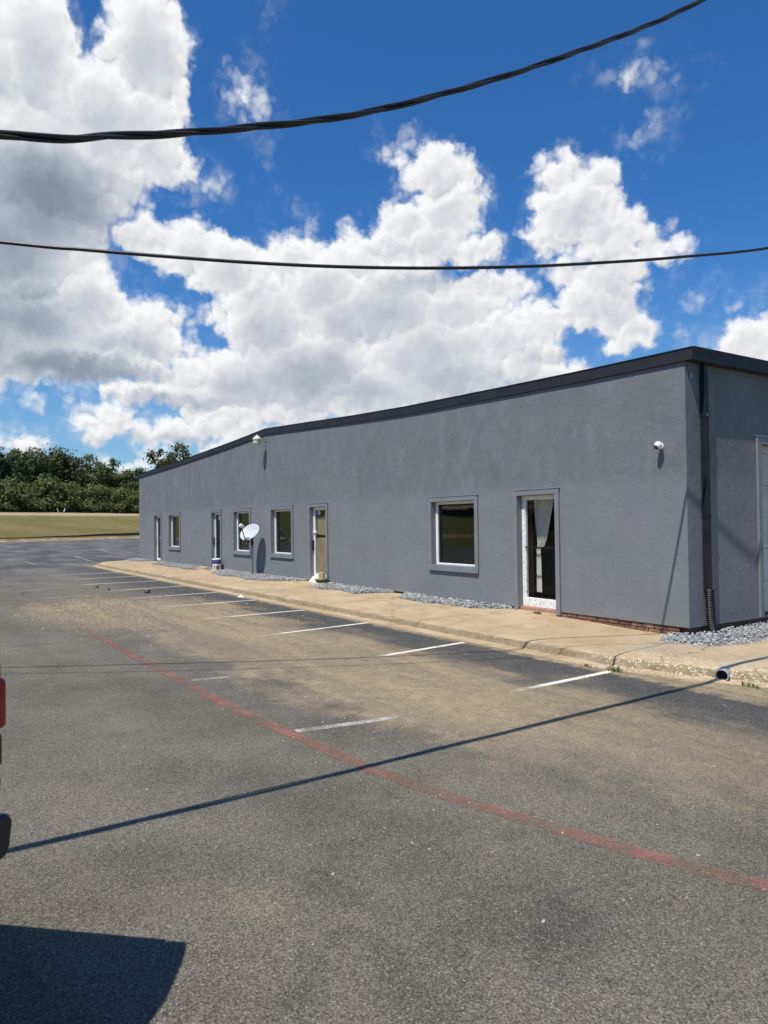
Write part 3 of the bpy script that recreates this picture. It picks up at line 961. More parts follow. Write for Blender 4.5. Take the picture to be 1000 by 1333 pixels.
# footing under the stucco
ft = MB()
ft.box(BL + 0.05, -0.045, 0.062, 0.25, -0.06, ZB - 0.002)
ft.box(-0.25, -0.045, 0.2505, DEPTH - 0.1, -0.06, ZB - 0.002)
ft.box(BL + 0.05, BL + 0.25, 0.2505, DEPTH - 0.1, -0.06, ZB - 0.002)
ft.build('footing', MT['mortar'], bld)
# exposed brick under the stucco near the corner
bme = MB().box(-0.097, 0.097, 0, 0.045, 0, 0.062).mesh('brick', bevel=0.004, seg=1)
bme.materials.append(MT['brick'])
for row in range(2):
    x = -5.6 + (0.105 if row else 0.0)
    while x < -0.15:
        if not (-3.30 < x < -2.47):
            o = link('brick', bme, None, bld, (x, 0.015 + RNG.uniform(-0.006, 0.006), 0.076 + row * 0.073))
            o.rotation_euler = (0, RNG.uniform(-0.012, 0.012), RNG.uniform(-0.02, 0.02))
        x += 0.209
# rooms behind the glass
inn = MB()
inn.box(BL + 0.21, -0.21, 0.251, DEPTH - 0.25, 0.10, 0.20)
inn.build('interior_floor', MT['inside'], bld)
inn = MB()
inn.box(BL + 0.21, -0.21, 4.8, 4.9, 0.21, 3.2)
for x in (-21.0, -12.05, -8.0, -1.6):
    inn.box(x, x + 0.1, 0.21, 4.79, 0.21, 3.2)
inn.build('interior_partition', MT['inside'], bld)
MB().box(BL + 0.21, -0.21, 0.21, DEPTH - 0.25, 3.21, 3.3).build('ceiling', MT['inside'], bld)

# roof, fascia panels and the eave along the side
OV = 0.125
rp = [(x, z + 0.05) for x, z in [(-28.80, 4.0)] + PROF[::-1] + [(OV - 0.004, 3.93)]]
rp2 = [(x, z + 0.10) for x, z in rp][::-1]
MB().prism(rp + rp2, 'y', -0.003, DEPTH + 0.1).build('roof', MT['roof'], bld)
fx = [-28.82, -26.0, -22.9, -19.9, -17.0, -14.15, -11.1, -8.1, -5.0, -2.0, OV + 0.02]
for i, (a, b2) in enumerate(zip(fx, fx[1:])):
    xs = [a] + [q for q in PX if a + 0.05 < q < b2 - 0.05] + [b2]
    y0 = -0.034 - (0.003 if i % 2 else 0.0)
    prof_b = [(x, top_z(x) + 0.004) for x in xs]
    prof_t = [(x, top_z(x) + 0.168) for x in xs][::-1]
    pan = MB().prism(prof_b + prof_t, 'y', y0, -0.004)
    cap_b = [(x, top_z(x) + 0.170) for x in xs]
    cap_t = [(x, top_z(x) + 0.182) for x in xs][::-1]
    pan.prism(cap_b + cap_t, 'y', y0 - 0.010, 0.05)
    pan.build('fascia_panel', MT['fascia'], bld)
for i in range(5):
    a, b2 = -0.02 + i * 3.24, -0.02 + (i + 1) * 3.24
    MB().prism([(OV, 3.934), (OV + 0.02, 3.934), (OV + 0.03, 4.09), (OV + 0.042, 4.10), (OV + 0.042, 4.112), (OV - 0.02, 4.112)], 'y', a, b2 - 0.003).build('eave_fascia', MT['fascia'], bld)
MB().box(0.002, OV - 0.002, -0.02, DEPTH, 3.934, 3.95).build('soffit', MT['fascia'], bld)


# ---- windows and doors
def trim_bars(mb, a, b2, z0, z1, y0=-0.036, y1=-0.001, bottom=True, w=TW):
    mb.box(a, a + w, y0, y1, z0, z1 - w)
    mb.box(b2 - w, b2, y0, y1, z0, z1 - w)
    mb.box(a, b2, y0, y1, z1 - w, z1)
    mb.box(a - 0.012, b2 + 0.012, y0 - 0.008, y1, z1 + 0.0005, z1 + 0.012)
    if bottom:
        mb.box(a + w, b2 - w, y0, y1, z0, z0 + w)
        mb.box(a - 0.004, b2 + 0.004, y0 - 0.014, y1, z0 - 0.022, z0 - 0.0005)
    return mb


def frame_bars(mb, a, b2, z0, z1, y0, y1, l, r, t, bt):
    mb.box(a, a + l, y0, y1, z0, z1)
    mb.box(b2 - r, b2, y0, y1, z0, z1)
    mb.box(a + l, b2 - r, y0, y1, z1 - t, z1)
    mb.box(a + l, b2 - r, y0, y1, z0, z0 + bt)
    return mb


for i, (a, b2, z0, z1) in enumerate(WINS):
    ia, ib, iz0, iz1 = a + TW + 0.002, b2 - TW - 0.002, z0 + TW + 0.002, z1 - TW - 0.002
    w = frame_bars(MB(), ia, ib, iz0, iz1, 0.088, 0.15, 0.062, 0.05, 0.05, 0.035).build('window', MT['white_vinyl'], bld, bevel=0.004, seg=1)
    trim_bars(MB(), a, b2, z0, z1).build('trim', MT['trim'], w, bevel=0.003, seg=1)
    MB().box(ia + 0.063, ib - 0.051, 0.115, 0.121, iz0 + 0.036, iz1 - 0.051).build('pane', MT['glass'], w)
    if i == 2:
        MB().box(-13.02, -12.80, 0.1225, 0.126, 1.20, 1.46).build('notice', MT['paper'], w)
        MB().box(-12.98, -12.95, 0.1225, 0.126, 1.66, 1.70).build('sticker', MT['white_plastic'], w)
    if i == 1:
        bl = MB()
        for k in range(7):
            bl.box(ia + 0.08, ib - 0.07, 0.20, 0.225, 0.93 + k * 0.045, 0.96 + k * 0.045)
        bl.build('blind', MT['wood'], w)

for i, (a, b2) in enumerate(DOORS):
    ia, ib, iz0, iz1 = a + TW + 0.002, b2 - TW - 0.002, 0.235, DTOP - TW - 0.002
    fm = MT['white_paint'] if i == 3 else MT['white_vinyl']
    bt = (0.10, 0.09, 0.17, 0.155)[i]
    lw = (0.075, 0.07, 0.07, 0.09)[i]
    d = frame_bars(MB(), ia, ib, iz0, iz1, 0.088, 0.15, lw, 0.08, 0.075, bt).build('door', fm, bld, bevel=0.004, seg=1)
    trim_bars(MB(), a, b2, 0.165 if i == 3 else ZB - 0.01, DTOP, bottom=False).build('trim', MT['trim'], d, bevel=0.003, seg=1)
    MB().box(ia + lw + 0.001, ib - 0.081, 0.115, 0.121, iz0 + bt + 0.001, iz1 - 0.076).build('pane', MT['clear_glass' if i >= 2 else 'glass'], d)
    if i == 3:
        MB().box(ia + lw, ib - 0.08, 0.07, 0.086, 1.265, 1.285).build('push_bar', MT['black'], d)
        MB().box(ia, ib, 0.02, 0.19, 0.178, 0.231).build('sill', MT['paver'], d)
    else:
        MB().box(ia + 0.005, ia + 0.045, 0.035, 0.0875, 1.02, 1.30).build('pull_handle', MT['black'] if i != 0 else MT['galv'], d, bevel=0.006)
    if i == 2:
        MB().box(ia + 0.03, ia + 0.22, 0.05, 0.086, 1.50, 1.545).build('latch', MT['white_plastic'], d, bevel=0.004)
        MB().box(ia + 0.12, ib - 0.082, 0.124, 0.128, 0.42, 1.37).build('paper_sheet', MT['paper'], d)
        MB().add([(ia + 0.16, 0.126, 1.45), (ib - 0.082, 0.126, 1.43), (ib - 0.082, 0.126, 2.02), (ia + 0.34, 0.126, 1.92), (ia + 0.16, 0.126, 1.96)], [(0, 1, 2, 3, 4)]).build('paper_sheet', MT['paper'], d)
        MB().box(ia + 0.18, ia + 0.33, 0.1225, 0.1235, 1.98, 2.09).build('notice', MT['white_plastic'], d)
        MB().prism([(-0.075, 0.185), (0.086, 0.185), (0.086, 0.33), (0.05, 0.33)], 'x', ia - 0.02, ib - 0.34).build('kick_ramp', MT['white_paint'], d, bevel=0.006)
    if i == 1:
        MB().box(ia + 0.36, ia + 0.50, 0.1085, 0.1145, 1.92, 2.06).build('notice', MT['white_plastic'], d)
    if i == 0:
        MB().box(ia + 0.40, ia + 0.62, 0.1085, 0.1145, 1.20, 1.26).build('notice', MT['white_plastic'], d)

# concrete step under the near door
stp = MB().box(-3.37, -2.44, -0.045, 0.05, 0.10, 0.174).build('door_step', MT['concrete_block'], bld, bevel=0.012)

# overhead door in the side wall
od = trim_bars(MB(), -1, 1, 0, 1, w=0.1)
od = MB()
g0, g1, gz0, gz1 = GD
tw = 0.10
od.box(0.001, 0.036, g0 - tw, g0, ZB + 0.01, gz1)
od.box(0.001, 0.036, g1, g1 + tw, ZB + 0.01, gz1)
od.box(0.001, 0.036, g0 - tw, g1 + tw, gz1, gz1 + 0.115)
od.box(0.001, 0.048, g0 - tw - 0.012, g1 + tw + 0.012, gz1 + 0.1155, gz1 + 0.13)
odr = od.build('overhead_door', MT['trim'], bld, bevel=0.003, seg=1)
for k in range(6):
    z0 = gz0 + 0.03 + k * 0.495
    z1 = min(z0 + 0.490, gz1 + 0.05)
    if z0 < gz1:
        MB().box(-0.16, -0.11, g0 - 0.05, g1 + 0.05, z0, z1).build('panel', MT['panel'], odr, bevel=0.006, seg=1)
MB().box(-0.17, -0.10, g0 + 0.001, g1 - 0.001, gz0 - 0.01, gz0 + 0.027).build('bottom_seal', MT['black'], odr)

# downspout with corrugated extension, part of the building
ds = MB().box(0.004, 0.082, 0.33, 0.428, 0.72, 3.80)
ds.prism([(0.34, 3.80), (0.42, 3.80), (0.42, 3.935), (0.34, 3.935)], 'x', 0.012, 0.076)
dso = ds.build('downspout', MT['downspout'], bld, bevel=0.006, seg=1)
for z in (3.18, 1.75):
    MB().box(0.002, 0.088, 0.324, 0.434, z, z + 0.035).build('strap', MT['downspout'], dso)
MB().box(0.0882, 0.094, 0.365, 0.385, 3.19, 3.215).build('rivet', MT['galv'], dso)
pth, rr = [], []
N = 54
for i in range(N):
    t = i / (N - 1)
    pth.append((0.072 + 0.03 * t ** 4, 0.378 + 0.02 * t + 0.03 * t ** 5, 0.745 - 0.68 * t))
    rr.append(0.066 if i % 2 else 0.054)
MB().tube(pth, rr, 14).build('corrugated_extension', MT['black'], dso, smooth=False)
# ---- wall lamp
lampo = empty('wall_lamp', (-14.17, -0.001, 4.31))
tag(lampo, 'cream domed yard light on a short arm high on the grey wall', 'lamp')
MB().box(-0.05, 0.05, -0.02, 0.0, -0.06, 0.06).build('mount_plate', MT['galv'], lampo, bevel=0.004)
MB().tube([(0, -0.02, 0), (0, -0.10, 0.004), (0, -0.20, 0.0)], 0.013, 10).build('arm', MT['galv'], lampo, smooth=True)
hs = MB().lathe([(0.0, 0.112), (0.02, 0.110), (0.045, 0.092), (0.085, 0.062), (0.118, 0.028), (0.132, -0.002), (0.137, -0.03), (0.128, -0.033), (0.0, -0.034)], 24, (0, -0.29, 0))
hso = hs.build('housing', MT['cream'], lampo, smooth=True, weld=True)
MB().tube([(0, -0.29, 0.108), (0, -0.29, 0.15)], 0.022, 10).build('photocell', MT['grey_plastic'], hso)
MB().lathe([(0.0, -0.036), (0.118, -0.036), (0.124, -0.06), (0.116, -0.13), (0.105, -0.165), (0.09, -0.172), (0.0, -0.172)], 24, (0, -0.29, 0)).build('lens', MT['lens'], lampo, smooth=True, weld=True)

# ---- security camera
sc = empty('security_camera', (-0.40, -0.001, 2.785))
tag(sc, 'small white round security camera near the corner of the grey wall', 'camera')
MB().lathe([(0.0, 0.0), (0.045, 0.0), (0.045, -0.018), (0.03, -0.026), (0.0, -0.026)], 18, axis='y').build('base', MT['white_plastic'], sc, smooth=False)
MB().tube([(0, -0.02, 0), (0.005, -0.05, 0.0), (0.012, -0.07, 0.004)], 0.016, 10).build('arm', MT['white_plastic'], sc, smooth=True)
ball = []
for k in range(13):
    a = math.pi * k / 12
    ball.append((0.056 * math.sin(a), 0.056 * math.cos(a)))
bo = MB().lathe(ball, 20, (0.02, -0.095, 0.008)).build('ball_housing', MT['white_plastic'], sc, smooth=True, weld=True)
ld = Vector((-0.35, -0.62, -0.7)).normalized()
cc = Vector((0.02, -0.095, 0.008))
MB().tube([cc + ld * 0.035, cc + ld * 0.058], [0.041, 0.036], 16).build('lens_face', MT['black'], bo)
MB().tube([(-0.012, -0.028, -0.03), (-0.035, -0.03, -0.055), (-0.03, -0.012, -0.07)], 0.008, 8).build('lead', MT['white_plastic'], sc)
jb = MB().box(0.001, 0.022, 0.105, 0.14, 3.70, 3.775).build('junction_box', MT['grey_plastic'], None, bevel=0.003)
tag(jb, 'tiny grey junction box under the side eave by the downspout', 'junction box')

# ---- satellite dish on its pole
dsh = empty('satellite_dish', (-14.73, -0.24, 0.19))
tag(dsh, 'grey oval satellite dish on a steel pole in front of the window', 'satellite dish')
MB().tube([(0, 0, -0.05), (0, 0, 0.5), (0, 0, 0.98)], 0.026, 12).build('pole', MT['galv'], dsh, smooth=True)
nrm = Vector((0.30, -0.74, 0.60)).normalized()
ux = Vector((0, 0, 1)).cross(nrm).normalized()
uy = nrm.cross(ux)
cen = Vector((0.20, -0.13, 1.29))
mb = MB()
RINGS, SEG = 7, 32
for k in range(RINGS + 1):
    r = k / RINGS
    for s in range(SEG):
        a = 2 * math.pi * s / SEG
        mb.v.append(tuple(cen + ux * (0.36 * r * math.cos(a)) + uy * (0.30 * r * math.sin(a)) + nrm * (0.075 * r * r)))
for k in range(RINGS):
    for s in range(SEG):
        s2 = (s + 1) % SEG
        mb.f.append((k * SEG + s, k * SEG + s2, (k + 1) * SEG + s2, (k + 1) * SEG + s))
rf = mb.build('reflector', MT['dish'], dsh, smooth=True, weld=True)
sm = rf.modifiers.new('thick', 'SOLIDIFY')
sm.thickness = 0.012
sm.offset = -1
bk = cen - nrm * 0.10
MB().tube([(0, 0, 0.93), (0, 0, 1.06)], 0.042, 12).build('pole_clamp', MT['black'], dsh)
MB().tube([Vector((0, 0, 1.03)), bk - uy * 0.05, bk], [0.035, 0.04, 0.06], 10).build('bracket', MT['black'], dsh)
lnb = cen + nrm * 0.40 - uy * 0.05
foot = cen - uy * 0.31 + nrm * 0.06
MB().tube([Vector((0, 0, 1.0)), foot, lnb - uy * 0.04], 0.016, 8).build('feed_arm', MT['black'], dsh)
w_ = MB()
w_.tube([lnb - nrm * 0.03, lnb + nrm * 0.10], [0.05, 0.055], 12)
for s in (-1, 1):
    w_.tube([lnb - nrm * 0.03 + ux * 0.06 * s, lnb + nrm * 0.06 + ux * 0.06 * s], 0.034, 10)
w_.build('receiver', MT['dish'], dsh)

# ---- things by the wall
bk = empty('paint_bucket', (-17.83, -0.24, 0.20))
tag(bk, 'white paint bucket with navy label standing on gravel by a door', 'bucket')
bo = MB().lathe([(0.0, 0.0), (0.128, 0.0), (0.130, 0.01), (0.142, 0.36), (0.0, 0.36)], 28).build('body', MT['white_plastic'], bk, smooth=False, weld=True)
MB().lathe([(0.1425, 0.225), (0.1437, 0.232), (0.1465, 0.355), (0.1425, 0.358)], 28).build('label_band', MT['navy'], bo, smooth=True)
MB().lathe([(0.0, 0.362), (0.15, 0.362), (0.152, 0.372), (0.15, 0.395), (0.14, 0.40), (0.132, 0.385), (0.0, 0.385)], 28).build('lid', MT['white_plastic'], bk, weld=True)


def patch(r0, r1, a0, a1, z0, z1):
    mb, k = MB(), 6
    for i in range(k + 1):
        a = math.radians(a0 + (a1 - a0) * i / k)
        mb.v += [(r0 * math.cos(a), r0 * math.sin(a), z0), (r1 * math.cos(a), r1 * math.sin(a), z1)]
    for i in range(k):
        mb.f.append((2 * i, 2 * i + 2, 2 * i + 3, 2 * i + 1))
    return mb


patch(0.1345, 0.138, -70, -40, 0.04, 0.18).build('green_print', MT['green_label'], bo)
patch(0.1345, 0.1385, -28, 15, 0.03, 0.16).build('maroon_print', MT['red_label'], bo)
hb = [(0.148 * math.cos(a), -0.02 - 0.10 * math.sin(a), 0.33 - 0.16 * math.sin(a)) for a in [math.pi * i / 12 for i in range(13)]]
MB().tube(hb, 0.003, 6).build('handle', MT['galv'], bk)

pt = empty('clay_pot', (-10.33, -0.21, 0.235))
tag(pt, 'upturned tan clay pot in a green saucer by a papered glass door', 'pot')
MB().lathe([(0.0, 0.0), (0.13, 0.0), (0.15, 0.02), (0.185, 0.075), (0.19, 0.085), (0.18, 0.085), (0.145, 0.03), (0.0, 0.026)], 26).build('saucer', MT['pot_green'], pt, smooth=True, weld=True)
MB().lathe([(0.0, 0.03), (0.115, 0.03), (0.118, 0.07), (0.104, 0.075), (0.082, 0.255), (0.07, 0.262), (0.0, 0.262)], 26).build('pot_body', MT['terracotta'], pt, weld=True)

pv_ = MB().box(-0.42, 0.42, -0.10, 0.10, 0, 0.05).build('paver_slab', MT['paver'], None, bevel=0.006)
pv_.location = (-21.75, -0.23, 0.175)
pv_.rotation_euler = (0.02, 0.03, 0.05)
tag(pv_, 'flat faded red paver lying in gravel against the wall', 'paver')
for k, (x, y, z, rz, l, wd, lab) in enumerate([(-18.95, -0.32, 0.175, 0.12, 0.75, 0.22, 'lower of two weathered boards stacked beside the paint bucket'),
                                               (-18.98, -0.29, 0.225, -0.06, 0.62, 0.18, 'upper of two weathered boards stacked beside the paint bucket')]):
    bd = MB().box(-l / 2, l / 2, -wd / 2, wd / 2, 0, 0.045).build('wooden_board', MT['wood'], None, bevel=0.004)
    bd.location = (x, y, z)
    bd.rotation_euler = (0, 0.02, rz)
    tag(bd, lab, 'board', 'boards by the wall')

# drain pipe in the kerb
dp = empty('drain_pipe', (1.60, -1.80, 0.064))
dp.rotation_euler = (0, 0, math.radians(26))
tag(dp, 'grey drain pipe end poking out of the concrete kerb', 'pipe')
MB().lathe([(0.058, -0.045), (0.066, -0.045), (0.066, 0.40), (0.058, 0.40), (0.058, -0.045)], 24, axis='y').build('pipe_wall', MT['pvc'], dp, smooth=False)
MB().lathe([(0.0, 0.045), (0.0585, 0.045), (0.0585, 0.05), (0.0, 0.05)], 24, axis='y').build('shade_disc', MT['pipe_shade'], dp)  # black disc stands in for the shade deep in the pipe

# curtain and things inside the near door
cu = MB()
NU, NV = 36, 30
for j in range(NV + 1):
    z = 2.12 - (2.12 - 0.47) * j / NV
    if z > 1.24:
        t = (z - 1.24) / 0.88
        e = t ** 0.6
        xl, xr = -3.285 + 0.02 * (1 - t), -3.13 + 0.32 * e
    else:
        t = (1.24 - z) / 0.77
        xl, xr = -3.285 + 0.012 * t, -3.175 + 0.04 * t
    for i in range(NU + 1):
        u = i / NU
        am = 0.028 if z > 1.3 else 0.012
        cu.v.append((xl + (xr - xl) * u, 0.34 + am * math.sin(u * 24 + 1.2 * math.sin(z * 2)) + 0.03 * (1 - abs(z - 1.24)), z))
for j in range(NV):
    for i in range(NU):
        k = j * (NU + 1) + i
        cu.f.append((k, k + 1, k + NU + 2, k + NU + 1))
co = cu.build('curtain', MT['curtain'], None, smooth=True)
tag(co, 'pale curtain tied back behind the glass of the door with peeling frame', 'curtain')
MB().tube([(-3.30, 0.31, 1.262), (-3.21, 0.285, 1.255), (-3.12, 0.31, 1.262)], 0.014, 8).build('tie_back', MT['black'], co)
MB().tube([(-3.40, 0.34, 2.13), (-2.40, 0.34, 2.13)], 0.012, 8).build('curtain_rod', MT['black'], co)
jm = MB().box(-3.42, -3.30, 0.21, 0.30, 0.201, 2.3).build('inner_jamb', MT['dark_red'], bld)
ct = empty('shop_counter', (-3.4, 1.9, 0.201))
tag(ct, 'dark shop counter with pale top inside behind the curtain', 'counter')
MB().box(-1.2, 1.6, 0.0, 0.6, 0.0, 1.0).build('cabinet', MT['inside'], ct)
MB().box(-1.25, 1.65, -0.05, 0.62, 1.002, 1.04).build('counter_top', MT['grey_plastic'], ct)
wb = MB().box(-3.72, -3.36, 1.98, 2.2, 1.243, 1.36).build('white_carton', MT['white_plastic'], None, bevel=0.004)
tag(wb, 'small white carton standing on the counter inside', 'box')

# ================================================================== CABLES AND POLES
def smooth_path(pts, k=10):
    pts = [Vector(q) for q in pts]
    out = []
    for i in range(len(pts) - 1):
        a, b2, c, d = pts[max(i - 1, 0)], pts[i], pts[i + 1], pts[min(i + 2, len(pts) - 1)]
        for j in range(k):
            t = j / k
            out.append(0.5 * ((2 * b2) + (c - a) * t + (2 * a - 5 * b2 + 4 * c - d) * t * t + (3 * b2 - a - 3 * c + d) * t ** 3))
    out.append(pts[-1])
    return out


PA, PB = Vector((2.75, 5.6, 0)), Vector((1.9, -24.0, 0))
PC = Vector((-10.2, -22.5, 0))
thick = [(2.66, 5.5, 10.4), (2.55, 1.6, 9.0), (2.44, -1.4, 7.5), (2.382, -3.143, 6.335), (2.355, -3.818, 5.894), (2.324, -4.728, 5.347), (2.291, -5.856, 4.715), (2.272, -6.77, 4.264),
         (2.265, -7.524, 3.967), (2.263, -8.153, 3.749), (2.266, -8.685, 3.604), (2.25, -10.5, 3.33), (2.2, -13.5, 3.5), (2.1, -18.0, 4.6), (1.98, -23.9, 7.0)]
path = smooth_path(thick, 14)
tc = empty('service_cable', (2.66, 5.5, 10.4))
tag(tc, 'thick black twisted triplex cable sagging across the sky', 'cable')
Ls = [0.0]
for a, b2 in zip(path, path[1:]):
    Ls.append(Ls[-1] + (b2 - a).length)
# resample evenly so the twist is even
nS = 620
tot = Ls[-1]
res = []
li = 0
for i in range(nS + 1):
    s = tot * i / nS
    while li < len(Ls) - 2 and Ls[li + 1] < s:
        li += 1
    res.append(path[li].lerp(path[li + 1], (s - Ls[li]) / max(1e-6, Ls[li + 1] - Ls[li])))
WIDEN_DIR = Vector((-0.72, 0.45, 0.5)).normalized()
for st in range(5):
    pp = []
    for i, q in enumerate(res):
        t = (res[min(i + 1, nS)] - res[max(i - 1, 0)]).normalized()
        u = t.cross(Vector((1, 0, 0))).normalized()
        v2 = t.cross(u)
        s = tot * i / nS
        a = 2 * math.pi * (s / 1.5 + st / 3 + 0.06 * math.sin(s * 1.7)) + (0.5 * math.sin(s * 0.9) if st else 0)
        rad = 0.0118 if st else 0.0115
        if st > 2:                     # two extra strands added behind the cable to widen its ground shadow
            q, rad = q + WIDEN_DIR * (0.026 * (st - 2) + 0.004 * math.sin(s * 1.3 + st)), 0.004
        pp.append(q + (u * math.cos(a) + v2 * math.sin(a)) * rad - Vector((2.66, 5.5, 10.4)))
    MB().tube(pp, 0.0118 if st else 0.0100, 8).build('strand', MT['cable'], tc, smooth=True)

thin = [(2.70, 5.5, 6.9), (1.55, 3.2, 6.1), (0.80, 0.99, 5.478), (0.499, -0.875, 5.064), (0.274, -2.063, 4.842), (0.011, -3.081, 4.688), (-0.329, -4.163, 4.575), (-0.688, -5.144, 4.52), (-1.028, -5.982, 4.511),
        (-1.378, -6.776, 4.534), (-1.738, -7.537, 4.574), (-2.112, -8.273, 4.628), (-4.0, -11.8, 5.0), (-7.0, -17.0, 5.9), (-10.1, -22.4, 7.0)]
tn = MB().tube(smooth_path(thin, 8), 0.019, 8).build('telephone_cable', MT['cable'], None, smooth=True)
tag(tn, 'thin black cable drooping across the clouds below the thick twisted one', 'cable')
wire3 = [(2.76, 5.5, 8.4), (2.45, 0.6, 7.45), (2.10, -1.65, 7.15), (1.2, -4.1, 7.0), (0.17, -6.49, 6.95), (-0.78, -8.59, 6.95), (-2.7, -11.9, 7.0), (-6.2, -17.2, 7.3), (-10.2, -22.4, 7.8)]
w3 = MB().tube(smooth_path(wire3, 8), 0.010, 6).build('overhead_wire', MT['cable'], None, smooth=True)
tag(w3, 'bare overhead wire crossing the top right corner of the sky', 'wire')
for P, h, lab in ((PA, 11.2, 'wooden utility pole beside the side wall of the grey building'), (PB, 8.2, 'wooden utility pole at the grass edge holding the thick cable'), (PC, 8.6, 'wooden utility pole at the grass edge holding the thin cable')):
    up_ = empty('utility_pole', P)
    tag(up_, lab, 'pole', 'utility poles')
    MB().tube([(0, 0, -0.3), (0, 0, h * 0.5), (0, 0, h)], [0.17, 0.145, 0.115], 14).build('shaft', MT['pole_wood'], up_, smooth=True)
    MB().tube([(0, 0, h - 0.02), (0, 0, h + 0.02)], [0.12, 0.10], 14).build('cap', MT['galv'], up_)
    MB().box(-0.06, 0.06, -0.14, -0.10, h - 1.0, h - 0.6).build('bracket', MT['galv'], up_)

# ================================================================== PICKUP TRUCK (rear corner at the picture's edge)
HD = math.radians(-43.0)             # the way the truck points
hx, hy = math.cos(HD), math.sin(HD)
corner = Vector((3.324, -8.786))     # rear corner of the bed nearest the stalls
WID = 1.92
# local frame: +x forward, +y to the truck's left; left rear corner of the bed at local (0, WID/2)
lx = corner.x + math.sin(HD) * WID / 2
ly = corner.y - math.cos(HD) * WID / 2
tk = empty('pickup_truck', (lx, ly, 0), HD)
tag(tk, 'dark red pickup truck with black rear bumper parked beside the lane', 'truck')
hw = WID / 2
body = MB()
side = [(0.02, 0.60), (0.62, 0.60), (0.70, 0.80), (0.86, 0.92), (1.10, 0.96), (1.34, 0.92), (1.50, 0.80), (1.58, 0.60), (3.72, 0.56), (3.80, 0.78), (3.96, 0.92), (4.20, 0.96), (4.44, 0.92), (4.60, 0.80), (4.68, 0.60), (5.35, 0.58), (5.45, 0.80), (5.40, 1.08), (4.2, 1.22), (3.55, 1.24), (1.86, 1.27), (1.855, 1.80), (1.2, 1.78), (0.5, 1.71), (0.22, 1.56), (0.09, 1.465), (0.035, 1.41), (0.005, 1.32), (-0.005, 1.20), (0.012, 1.18), (0.012, 0.9), (0.0, 0.86)]
for s in (1, -1):
    body.prism(side, 'y', s * (hw - 0.09), s * hw)
body.box(0.03, 0.09, -hw + 0.092, hw - 0.092, 0.62, 1.425)        # tailgate
body.box(0.10, 1.84, -hw + 0.092, hw - 0.092, 0.72, 0.78)        # bed floor
body.box(1.85, 5.30, -hw + 0.092, hw - 0.092, 0.50, 1.05)
body.add([(3.5, -hw + 0.092, 1.055), (5.38, -hw + 0.092, 1.055), (5.38, hw - 0.092, 1.055), (3.5, hw - 0.092, 1.055),
          (3.5, -hw + 0.092, 1.245), (5.36, -hw + 0.092, 1.09), (5.36, hw - 0.092, 1.09), (3.5, hw - 0.092, 1.245)],
         [(3, 2, 1, 0), (4, 5, 6, 7), (0, 1, 5, 4), (1, 2, 6, 5), (2, 3, 7, 6), (3, 0, 4, 7)])
bd = body.build('body', MT['truck_paint'], tk, bevel=0.012)
cab = MB().add([(1.86, -hw + 0.04, 1.275), (3.62, -hw + 0.04, 1.25), (3.62, hw - 0.04, 1.25), (1.86, hw - 0.04, 1.275),
                (1.98, -hw + 0.17, 1.86), (2.95, -hw + 0.17, 1.86), (2.95, hw - 0.17, 1.86), (1.98, hw - 0.17, 1.86)],
               [(3, 2, 1, 0), (4, 5, 6, 7), (0, 1, 5, 4), (1, 2, 6, 5), (2, 3, 7, 6), (3, 0, 4, 7)]).build('cab', MT['truck_paint'], tk, bevel=0.05, seg=3)


def quad_on(a, b2, c, d, name, mat, parent, off):
    nn = (Vector(b2) - Vector(a)).cross(Vector(d) - Vector(a)).normalized()
    vs = [Vector(q) for q in (a, b2, c, d)]
    mb = MB().add([q + nn * off for q in vs] + [q - nn * 0.01 for q in vs], [(0, 1, 2, 3), (7, 6, 5, 4), (0, 4, 5, 1), (1, 5, 6, 2), (2, 6, 7, 3), (3, 7, 4, 0)])
    return mb.build(name, mat, parent)


for s in (1, -1):
    yb, yt = s * (hw - 0.055), s * (hw - 0.155)
    pts = [(2.02, yb, 1.34), (2.72, yb, 1.34), (2.66, yt, 1.79), (2.07, yt, 1.79)]
    pts2 = [(2.80, yb, 1.34), (3.38, yb, 1.34), (2.92, yt, 1.79), (2.74, yt, 1.79)]
    for P in (pts, pts2):
        quad_on(*(P if s < 0 else P[::-1]), 'side_window', MT['car_glass'], cab, 0.012)
quad_on((3.56, -0.72, 1.31), (3.56, 0.72, 1.31), (3.02, 0.66, 1.80), (3.02, -0.66, 1.80), 'windscreen', MT['car_glass'], cab, 0.02)
quad_on((1.87, 0.70, 1.38), (1.87, -0.70, 1.38), (1.965, -0.66, 1.78), (1.965, 0.66, 1.78), 'rear_window', MT['car_glass'], cab, 0.012)
for s in (1, -1):
    tl = MB().box(-0.03, 0.10, min(s * (hw - 0.10), s * (hw + 0.003)), max(s * (hw - 0.10), s * (hw + 0.003)), 1.03, 1.205).build('tail_light', MT['tail_red'], tk, bevel=0.02, seg=3)
    MB().box(-0.012, 0.10, min(s * (hw - 0.10), s * (hw + 0.0005)), max(s * (hw - 0.10), s * (hw + 0.0005)), 0.90, 1.022).build('lower_lens', MT['truck_paint'], tl, bevel=0.02, seg=3)
    MB().box(5.30, 5.43, min(s * (hw - 0.42), s * (hw - 0.02)), max(s * (hw - 0.42), s * (hw - 0.02)), 0.86, 1.03).build('headlight', MT['headlamp'], tk, bevel=0.02)
    MB().box(3.30, 3.42, min(s * (hw + 0.001), s * (hw + 0.20)), max(s * (hw + 0.001), s * (hw + 0.20)), 1.27, 1.44).build('mirror', MT['black'], tk, bevel=0.03)
    MB().box(2.72, 2.90, min(s * (hw + 0.001), s * (hw + 0.03)), max(s * (hw + 0.001), s * (hw + 0.03)), 1.10, 1.14).build('door_handle', MT['black'], bd, bevel=0.01)
